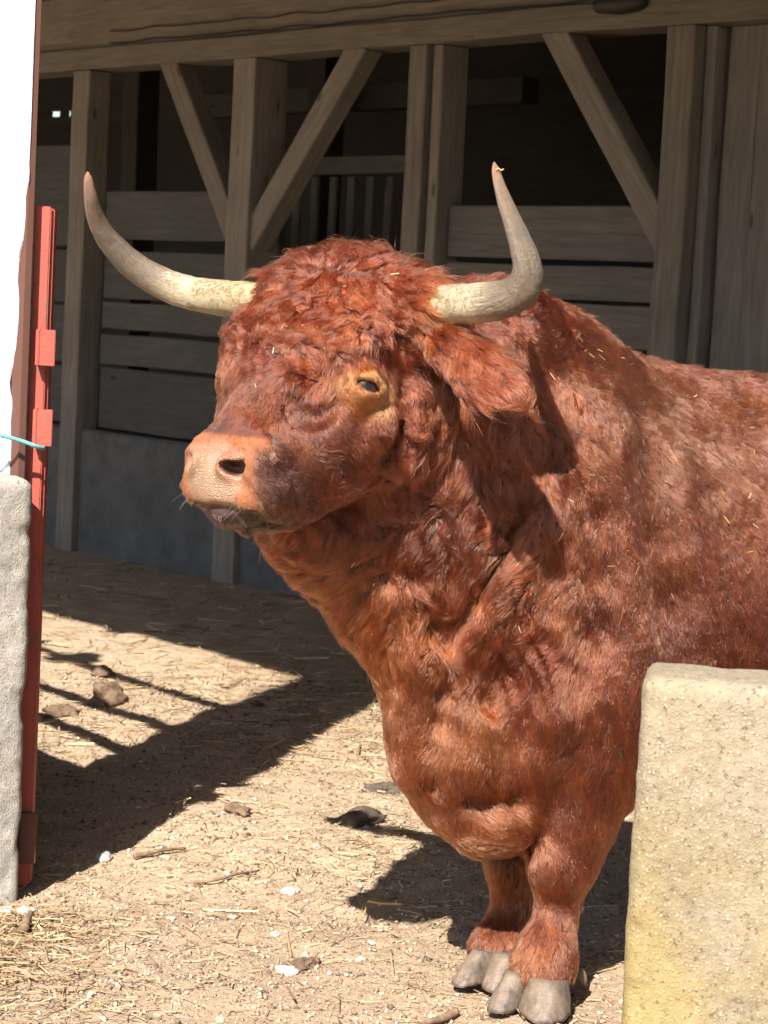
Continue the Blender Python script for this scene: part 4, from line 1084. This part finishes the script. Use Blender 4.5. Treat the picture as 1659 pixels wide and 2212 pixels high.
def grow(root, n, L, up, cu, phase, spin):
    """locks (m, NPT, 3): each step drifts with a smooth field, so neighbours wave together"""
    T = flow(root, n); B = np.cross(n, T); m = len(root)
    P = np.zeros((m, NPT, 3)); P[:, 0] = root - 0.001 * n
    step = L / (NPT - 1); d = T.copy()
    for i in range(1, NPT):
        s = (i - 0.5) / (NPT - 1); ang = phase + spin * s
        w = 1.45 * vnoise3(P[:, i - 1], 0.050, 41) + 0.60 * vnoise3(P[:, i - 1], 0.022, 44)
        w -= (w * n).sum(1, keepdims=True) * n
        v = T + cu[:, None] * w + B * (0.40 * cu * np.cos(ang))[:, None]
        v /= np.maximum(np.linalg.norm(v, axis=1, keepdims=True), 1e-6)
        v += n * (up * (1.25 - 1.05 * s) + 0.10 * cu * np.sin(ang))[:, None]
        d = 0.35 * d + v; d /= np.linalg.norm(d, axis=1, keepdims=True)
        P[:, i] = P[:, i - 1] + d * step[:, None]
        flat = up < 0.30
        pp, nn = seat(P[flat, i], (L * up * rise(i / (NPT - 1)) * (1.0 + 0.5 * cu * np.sin(ang)))[flat])
        P[flat, i] = pp; n = n.copy(); n[flat] = nn
        T = T - (T * n).sum(1, keepdims=True) * n; T /= np.maximum(np.linalg.norm(T, axis=1, keepdims=True), 1e-6); B = np.cross(n, T)
    return P

def nearest(src, q):
    kd = kdtree.KDTree(len(src))
    for i, p in enumerate(src): kd.insert(p, i)
    kd.balance()
    return np.fromiter((kd.find(p)[1] for p in q), dtype=np.int64, count=len(q))

def children(G, gp, gL, gcl, n, frizz, stray_share):
    """hairs that follow the nearest lock G and gather towards its tip"""
    hp, hn = sample_surface(n, wt); near = nearest(gp, hp)
    g = G[near]; r0 = hp - 0.001 * hn; off = g[:, 0] - r0
    lv = 0.70 + 0.5 * rng.random(n); stray = rng.random(n) < stray_share
    clump = gcl[near] * np.where(stray, 0.1, 1.0) * np.exp(-(np.linalg.norm(off, axis=1) / 0.03) ** 2)
    P = r0[:, None] + (g - g[:, :1]) * lv[:, None, None] + off[:, None] * (clump[:, None] * S[None] ** 0.8)[:, :, None]
    fr = rng.normal(0, 1, (n, 3)) * (gL[near] * np.where(stray, 0.20, frizz))[:, None]
    P += fr[:, None] * (S[None, :, None] ** 1.5)
    fr2 = rng.normal(0, 1, (n, 3)) * (gL[near] * 0.035)[:, None]
    P += fr2[:, None] * np.sin(S * 7.0)[None, :, None] * S[None, :, None]
    return P, hp, gL[near] * lv, near

def make_coat(n_lock, n_guide, n_hair):
    gp, gn = sample_surface(n_lock, wt)
    L, up, cu, cl = fur_params(gp)
    L = L * (0.8 + 0.5 * rng.random(n_lock))
    phase = 2 * math.pi * vnoise(gp, 0.06, 51) + rng.normal(0, 0.3, n_lock)
    spin = (4.0 + 2.0 * rng.random(n_lock)) * np.where(vnoise(gp, 0.07, 52) > 0, 1, -1)
    G = grow(gp, gn, L, up, cu, phase, spin)
    G2, p2, L2, n2 = children(G, gp, L, cl * 0.5, n_guide, 0.04, 0.02)
    _, up2, cu2, cl2 = fur_params(p2); fl = up2 < 0.30
    vary = 0.75 + 0.5 * rng.random(len(p2))
    for i in range(1, NPT): G2[fl, i] = seat(G2[fl, i], (L2 * up2 * vary * rise(S[i]))[fl] + 0.0008)[0]
    P, hp, hl, n3 = children(G2, p2, L2, cl2 * 0.4, n_hair, 0.04, 0.025)
    return P, hp, hl, n2[n3], n3

def curves_obj(name, P, radius, colour, mat, parent):
    n, k = P.shape[:2]
    cu = bpy.data.hair_curves.new(name); cu.add_curves([k] * n)
    org = world_loc(parent)
    cu.attributes['position'].data.foreach_set('vector', (P - org).astype(np.float32).ravel())
    ra = cu.attributes.get('radius') or cu.attributes.new('radius', 'FLOAT', 'POINT')
    ra.data.foreach_set('value', radius.astype(np.float32).ravel())
    ca = cu.attributes.new('hcol', 'FLOAT_COLOR', 'CURVE')
    ca.data.foreach_set('color', np.concatenate([colour, np.ones((n, 1))], 1).astype(np.float32).ravel())
    cu.materials.append(mat)
    o = bpy.data.objects.new(name, cu); link(o, parent)
    return o

def hair_material():
    m = bpy.data.materials.new('bull_hair'); m.use_nodes = True; nt = m.node_tree
    for nd in list(nt.nodes): nt.nodes.remove(nd)
    out = nt.nodes.new('ShaderNodeOutputMaterial'); h = nt.nodes.new('ShaderNodeBsdfHairPrincipled')
    h.parametrization = 'COLOR'
    a = nt.nodes.new('ShaderNodeAttribute'); a.attribute_name = 'hcol'
    info = nt.nodes.new('ShaderNodeHairInfo')
    mr = nt.nodes.new('ShaderNodeMapRange'); mr.inputs['From Min'].default_value = 0.2; mr.inputs['To Min'].default_value = 0.0; mr.inputs['To Max'].default_value = 0.15
    nt.links.new(info.outputs['Intercept'], mr.inputs['Value'])
    mx = nt.nodes.new('ShaderNodeMix'); mx.data_type = 'RGBA'
    nt.links.new(mr.outputs[0], mx.inputs[0]); nt.links.new(a.outputs['Color'], mx.inputs[6])
    hi = nt.nodes.new('ShaderNodeMix'); hi.data_type = 'RGBA'; hi.blend_type = 'ADD'; hi.inputs[0].default_value = 1.0
    nt.links.new(a.outputs['Color'], hi.inputs[6]); hi.inputs[7].default_value = (0.075, 0.028, 0.011, 1)
    nt.links.new(hi.outputs[2], mx.inputs[7])
    nt.links.new(mx.outputs[2], h.inputs['Color'])
    h.inputs['Roughness'].default_value = 0.26; h.inputs['Radial Roughness'].default_value = 0.40
    h.inputs['Coat'].default_value = 0.0; h.inputs['IOR'].default_value = 1.45
    h.inputs['Random Roughness'].default_value = 0.2
    nt.links.new(h.outputs[0], out.inputs['Surface'])
    return m
M_HAIR = hair_material()

N_HAIR = 520000
P, hp, hl, lock, near = make_coat(13000, 50000, N_HAIR)
hc = coat_colour(hp) * (0.80 + 0.4 * rng.random((len(hp), 1)))
tone1 = 0.82 + 0.36 * rng.random(lock.max() + 1); tone2 = 0.72 + 0.56 * rng.random(near.max() + 1)
hc = np.clip(hc * (tone1[lock] * tone2[near])[:, None], 0.003, 0.9)
r0 = np.clip(0.00042 + 0.005 * hl, 0.00042, 0.00066)
rad = r0[:, None] * (1.0 - 0.85 * S[None] ** 2)
coat = curves_obj('coat', P, rad, hc, M_HAIR, bull); coat['kind'] = 'stuff'

# whiskers on the muzzle and lashes on the eye
wp, wn_ = [], []
for _ in range(90):
    a = rng.random(); x = rng.uniform(-0.09, 0.10); z = rng.uniform(-0.085, 0.055)
    q = M(x, 0.12, z); k = KDB.find(q)[1]
    if pad_v[k] < 0.7 and eye_dist(BV[k:k + 1])[0] > 0.1: wp.append(BV[k]); wn_.append(BN[k])
wp = np.array(wp); wn_ = np.array(wn_); LW = rng.uniform(0.018, 0.050, len(wp))
droop = MF[None] * 0.5 + wn_ + np.array((0, 0, -0.25)) + rng.normal(0, 0.25, wp.shape); droop /= np.linalg.norm(droop, axis=1, keepdims=True)
PW = wp[:, None] + droop[:, None] * (LW[:, None] * S[None])[:, :, None] + np.array((0, 0, -1.0)) * (0.25 * LW[:, None] * S[None] ** 2)[:, :, None]
ec, eax = EYES[0]; u = np.linspace(-1, 1, 34); lid = ec + 0.020 * eax[2] + np.outer(u * 0.025, eax[0]) + np.outer(0.011 * (1 - u * u) + 0.002, eax[1]) + np.outer(0.012 * (1 - u * u), eax[2])
ld = eax[2][None] * 0.9 + eax[1][None] * 0.15 + np.outer(u * 0.5, eax[0]) + rng.normal(0, 0.12, lid.shape); ld /= np.linalg.norm(ld, axis=1, keepdims=True)
LL = rng.uniform(0.012, 0.019, len(lid))
PL = lid[:, None] + ld[:, None] * (LL[:, None] * S[None])[:, :, None] - eax[1][None, None] * (0.55 * LL[:, None] * S[None] ** 2)[:, :, None]
PA = np.concatenate([PW, PL]); ca = np.concatenate([np.repeat(np.array([[0.55, 0.42, 0.32]]), len(PW), 0), np.repeat(np.array([[0.30, 0.13, 0.05]]), len(PL), 0)])
wh = curves_obj('whiskers', PA, np.full(PA.shape[:2], 0.00035) * (1 - 0.7 * S[None]), ca, M_HAIR, bull); wh['kind'] = 'stuff'
# ------------------------------------------------------------------ things lying about the yard
def gz_at(x, y): return float(ground_height(np.array([x]), np.array([y]))[0])
M_DUNG = NT('dried_dung'); _c = M_DUNG.coord(); _n = M_DUNG.noise(_c, 30, 5, 0.65)
M_DUNG.set(Base_Color=M_DUNG.ramp(_n, [(0.3, (0.035, 0.026, 0.020)), (0.7, (0.13, 0.095, 0.065))]), Roughness=0.85, Normal=M_DUNG.bump(_n, 0.8, 0.01))
M_CLOD = NT('brown_earth'); _c = M_CLOD.coord(); _n = M_CLOD.noise(_c, 40, 5, 0.65)
M_CLOD.set(Base_Color=M_CLOD.ramp(_n, [(0.3, (0.07, 0.043, 0.026)), (0.7, (0.20, 0.13, 0.08))]), Roughness=0.95, Normal=M_CLOD.bump(_n, 0.8, 0.01))
def stone_mat(name, a, b):
    m = NT(name); c = m.coord(); n = m.noise(c, 60, 4, 0.6)
    m.set(Base_Color=m.ramp(n, [(0.3, a), (0.7, b)]), Roughness=0.85, Normal=m.bump(n, 0.4, 0.004)); return m.m
M_STW = stone_mat('white_stone', (0.36, 0.30, 0.235), (0.52, 0.46, 0.385)); M_STB = stone_mat('buff_stone', (0.36, 0.28, 0.20), (0.54, 0.44, 0.33)); M_STG = stone_mat('grey_stone', (0.22, 0.21, 0.20), (0.38, 0.36, 0.33))
def lump(name, x, y, size, flat, mat, seed, rough=0.45, squash=(1, 1), sub=4, cut=0.0):
    p = ground_at(x, y); bm = bmesh.new(); bmesh.ops.create_icosphere(bm, subdivisions=sub, radius=1.0)
    C = np.array([v.co[:] for v in bm.verts]); k = 1 + rough * (vnoise(C + seed, 0.9, seed) + 0.6 * vnoise(C + seed, 0.40, seed + 1) + 0.35 * vnoise(C + seed, 0.18, seed + 2))
    for v, kk in zip(bm.verts, k):
        v.co = Vector((v.co.x * kk * size * squash[0], v.co.y * kk * size * squash[1], max(v.co.z, -0.35) * kk * size * flat))
    me = bpy.data.meshes.new(name); bm.to_mesh(me); bm.free(); me.materials.append(mat)
    me.polygons.foreach_set('use_smooth', np.full(len(me.polygons), sub > 2))
    o = bpy.data.objects.new(name, me); link(o); o.location = (p[0], p[1], gz_at(p[0], p[1]) + 0.25 * size * flat)
    o.rotation_euler = (0, 0, seed * 1.3)
    return o
D = M_DUNG.m; E = M_CLOD.m
tag(lump('dung_pat', 775, 1762, 0.062, 0.55, D, 3, 0.5, (1.25, 0.7)), 'black dried dung lump on the sand left of the bull', 'dung')
tag(lump('dung_pat', 838, 1690, 0.055, 0.45, D, 5, 0.5, (1.2, 0.7)), 'dark dung lump half hidden by the hanging dewlap', 'dung')
tag(lump('earth_clod', 225, 1515, 0.060, 0.95, E, 8, 0.5, (1, .8)), 'big brown earth clod crossed by a rail shadow', 'clod')
tag(lump('earth_clod', 220, 1448, 0.045, 0.6, E, 9, 0.4), 'small brown clod behind the big one at the top rail shadow', 'clod')
tag(lump('earth_clod', 133, 1545, 0.05, 0.5, E, 10, 0.6, (1.4, .7)), 'crumbled brown clod by the lowest rail shadow', 'clod')
tag(lump('earth_clod', 555, 1520, 0.03, 0.6, D, 12, 0.6), 'dark crumb of earth on the edge of the post shadow', 'clod')
tag(lump('earth_clod', 515, 1748, 0.03, 0.6, E, 14, 0.6, (1.3, .8)), 'brown crumb on bright sand right of the shadow point', 'clod')
tag(lump('earth_clod', 655, 2070, 0.035, 0.4, E, 15, 0.6, (1.2, .8)), 'low brown clod in the front middle of the yard', 'clod')
tag(lump('stone', 58, 1967, 0.020, 0.8, M_STW, 21, 0.5), 'white angular stone at the foot of the left wall', 'stone')
tag(lump('stone', 17, 1960, 0.022, 0.6, M_STW, 22, 0.35), 'pale stone at the left edge beside the white one', 'stone')
tag(lump('stone', 225, 1837, 0.028, 0.5, M_STG, 23, 0.25, (1.3, .9)), 'flat grey stone lying in the post shadow', 'stone')
tag(lump('stone', 622, 2084, 0.026, 0.55, M_STW, 24, 0.3, (1.2, .8)), 'flat whitish stone in the front left of the hooves', 'stone')
tag(lump('stone', 626, 1913, 0.024, 0.5, M_STW, 25, 0.3), 'round pale stone on the sand right of the middle', 'stone')
pick = random.Random(5)
PEB = ((M_STB, 'buff'), (M_STB, 'buff'), (M_STW, 'whitish'), (M_STG, 'grey'), (M_STB, 'buff'))
for k in range(26):
    x, y = pick.uniform(20, 1000), pick.uniform(1720, 2205)
    o = lump('pebble', x, y, pick.uniform(0.006, 0.013), pick.uniform(0.45, 0.7), (pm := pick.choice(PEB))[0], 30 + k, 0.55, (pick.uniform(0.8, 1.4), 1), 2)
    tag(o, 'small loose %s pebble lying on the sandy yard floor' % pm[1], 'pebble', '%s pebbles scattered over the yard' % pm[1])
M_TWIG = NT('twig_bark'); _c = M_TWIG.coord(); M_TWIG.set(Base_Color=M_TWIG.ramp(M_TWIG.noise(_c, 40, 4), [(0.3, (0.10, 0.06, 0.035)), (0.7, (0.26, 0.17, 0.10))]), Roughness=0.9)
def stick(name, pts, r, mat, label, cat, lift=0.006):
    P = np.array([ground_at(x, y) for x, y in pts]); P[:, 2] = [gz_at(p[0], p[1]) + lift + r for p in P]
    c = catmull(P, 24); c[:, 2] += 0.003 * vnoise(c, 0.05, 3); V, F = tube(c, np.linspace(r, r * 0.6, 24), 8)
    return tag(mesh_obj(name, V, F, mat, smooth=True, local=tuple(P[0])), label, cat)
stick('twig', [(985, 2180), (960, 2190), (930, 2200), (900, 2212)], 0.010, M_TWIG.m, 'short brown stick pointing at the near hoof', 'twig')
stick('twig', [(418, 1893), (470, 1892), (520, 1880), (560, 1868)], 0.0045, M_TWIG.m, 'long thin crooked twig on the sand before the shadow', 'twig')
stick('twig', [(290, 1843), (350, 1836), (400, 1828)], 0.006, M_TWIG.m, 'brown twig at the shadow edge near the left wall', 'twig')
stick('twig', [(52, 2010), (58, 1995), (66, 1982)], 0.012, M_TWIG.m, 'thick dark bark piece in the litter at the left', 'twig')
M_GOLD = NT('golden_straw').set(Base_Color=(0.48, 0.30, 0.10), Roughness=0.6)
stick('straw_stalk', [(784, 1980), (788, 1968), (793, 1958)], 0.0035, M_GOLD, 'upright end of a bent golden straw stalk', 'straw', 0.02)
stick('straw_stalk', [(793, 1957), (830, 1960), (868, 1967)], 0.0035, M_GOLD, 'long golden straw stalk at the tip of the head shadow', 'straw', 0.03)

# loose straw, hay and grit: nobody could count them
def ribbons(cx, cy, n, len0, len1, w0, w1, spread_z, seed):
    r = np.random.default_rng(seed); a = r.uniform(0, 2 * math.pi, n) * 1.0; L = r.uniform(len0, len1, n) ** 1.0; w = r.uniform(w0, w1, n)
    t = np.stack([np.cos(a), np.sin(a), r.normal(0, 0.10, n)], 1); b = np.stack([-np.sin(a), np.cos(a), r.normal(0, 0.5, n)], 1)
    base = np.stack([cx, cy, ground_height(cx, cy) + 0.003 + r.random(n) * spread_z], 1)
    bend = r.normal(0, 0.03, n)
    V = np.zeros((n, 6, 3))
    for i, s in enumerate((-0.5, 0.0, 0.5)):
        c = base + t * (L * s)[:, None] + b * (bend * L * (0.25 - s * s) * np.array([1, 1, 0])[None].T.ravel()[0])[:, None]
        V[:, 2 * i] = c - b * w[:, None] / 2; V[:, 2 * i + 1] = c + b * w[:, None] / 2
    V = V.reshape(-1, 3); k = np.arange(n)[:, None] * 6
    Q = np.concatenate([k + np.array([[0, 2, 3, 1]]), k + np.array([[2, 4, 5, 3]])])
    return V, Q
def straw_material():
    t = NT('scattered_straw'); isl = t.add('ShaderNodeNewGeometry').outputs['Random Per Island']
    col = t.ramp(isl, [(0.0, (0.16, 0.10, 0.05)), (0.35, (0.27, 0.17, 0.09)), (0.75, (0.40, 0.28, 0.15)), (1.0, (0.56, 0.43, 0.24))])
    return t.set(Base_Color=col, Roughness=0.7)
M_STRAW = straw_material()
r = np.random.default_rng(99)
VS, QS, off = [], [], 0
def scatter(X, Y, *a):
    global off
    V, Q = ribbons(X, Y, len(X), *a); VS.append(V); QS.append(Q + off); off += len(V)
def world_points(n, x0, x1, y0, y1): return r.uniform(x0, x1, n), r.uniform(y0, y1, n)
scatter(*world_points(6000, -1.9, 1.7, 4.2, 7.4), 0.012, 0.05, 0.0012, 0.003, 0.004, 1)
scatter(*world_points(1000, -1.9, 1.7, 4.2, 7.6), 0.04, 0.15, 0.0018, 0.004, 0.010, 2)
scatter(*world_points(5000, -3.2, 2.0, 7.0, 12.0), 0.03, 0.16, 0.0025, 0.006, 0.010, 3)
cl = [r.normal(c, s, (m, 2)) for c, s, m in (((-0.80, 5.02), (0.12, 0.10), 700), ((-0.95, 4.75), (0.16, 0.12), 700), ((-0.75, 4.55), (0.15, 0.15), 400), ((-0.3, 8.4), (0.35, 0.4), 1600), ((-0.1, 7.4), (0.3, 0.3), 500), ((0.1, 5.9), (0.3, 0.4), 500))]
cl = np.concatenate(cl); scatter(cl[:, 0], cl[:, 1], 0.02, 0.09, 0.0014, 0.0035, 0.016, 4)
straw = mesh_obj('straw_litter', np.concatenate(VS), np.concatenate(QS), M_STRAW); tag(straw, 'loose straw and hay litter strewn over the yard', 'straw', kind='stuff')
# grit: tiny stones
def grit_mesh(n, seed):
    rr = np.random.default_rng(seed); X, Y = rr.uniform(-1.7, 1.5, n), 4.2 + 4.4 * rr.random(n) ** 1.5
    o = np.array([(1, 0, 0), (-1, 0, 0), (0, 1, 0), (0, -1, 0), (0, 0, 1), (0, 0, -1)], float)
    f = np.array([(0, 2, 4), (2, 1, 4), (1, 3, 4), (3, 0, 4), (2, 0, 5), (1, 2, 5), (3, 1, 5), (0, 3, 5)])
    sz = 0.0018 + 0.006 * rr.random(n) ** 3.5
    V = o[None] * (sz[:, None, None] * rr.uniform(0.6, 1.3, (n, 1, 3)) * np.array((1, 1, 0.7))) + rr.normal(0, 0.25, (n, 6, 3)) * sz[:, None, None]
    V += np.stack([X, Y, ground_height(X, Y) + sz * 0.3], 1)[:, None]
    return V.reshape(-1, 3), (np.arange(n)[:, None, None] * 6 + f[None]).reshape(-1, 3)
V, Fq = grit_mesh(60000, 5)
gm_ = NT('grit'); gm_.set(Base_Color=gm_.ramp(gm_.add('ShaderNodeNewGeometry').outputs['Random Per Island'], [(0.0, (0.10, 0.07, 0.045)), (0.4, (0.28, 0.20, 0.135)), (0.75, (0.42, 0.32, 0.21)), (1.0, (0.55, 0.46, 0.34))]), Roughness=0.9)
grit = mesh_obj('grit', V, Fq, gm_.m); tag(grit, 'fine grit and crumbs covering the yard floor', 'grit', kind='stuff')

# chaff caught in the bull's coat
m = (facing > 0.15) & (BV[:, 0] < 1.1) & (BV[:, 2] > 0.7) & (pad_v < 0.1) & (eye_dist(BV) > 0.06)
wv = np.where(m, 0.15, 0.0) + np.where(m, 1, 0) * (blob(BV, at(1350, 880, 4.8), 0.22) + 0.9 * blob(BV, at(650, 740, 4.3), 0.14) + 0.3 * blob(BV, at(760, 560, 4.45), 0.15))
cp, cn = sample_surface(85, wv)
Lc = fur_params(cp)[0]; c = cp + cn * (Lc * 0.42 + 0.003)[:, None]
T = flow(cp, cn) + rng.normal(0, 0.8, cp.shape); T -= (T * cn).sum(1, keepdims=True) * cn * 0.7; T /= np.linalg.norm(T, axis=1, keepdims=True)
B = np.cross(cn, T); ll = rng.uniform(0.003, 0.010, (len(cp), 1)); ww = rng.uniform(0.0004, 0.0009, (len(cp), 1))
V = np.stack([c - T * ll - B * ww, c + T * ll - B * ww, c + T * ll + B * ww, c - T * ll + B * ww], 1).reshape(-1, 3)
ch = mesh_obj('chaff', V, (np.arange(len(cp))[:, None] * 4 + np.arange(4)[None]), M_STRAW); tag(ch, 'straw chaff caught in the hair of the bull', 'chaff', kind='stuff')
hp_ = at(1082, 365, 4.24)
V, F = tube(catmull([at(1071, 368, 4.235), at(1077, 364, 4.235), at(1082, 368, 4.235), at(1088, 365, 4.235)], 20), [0.0016] * 20, 6)
tag(mesh_obj('straw_wisp', V, F, M_STRAW, local=tuple(hp_)), 'wisp of straw stuck to the tip of the nearer horn', 'straw')
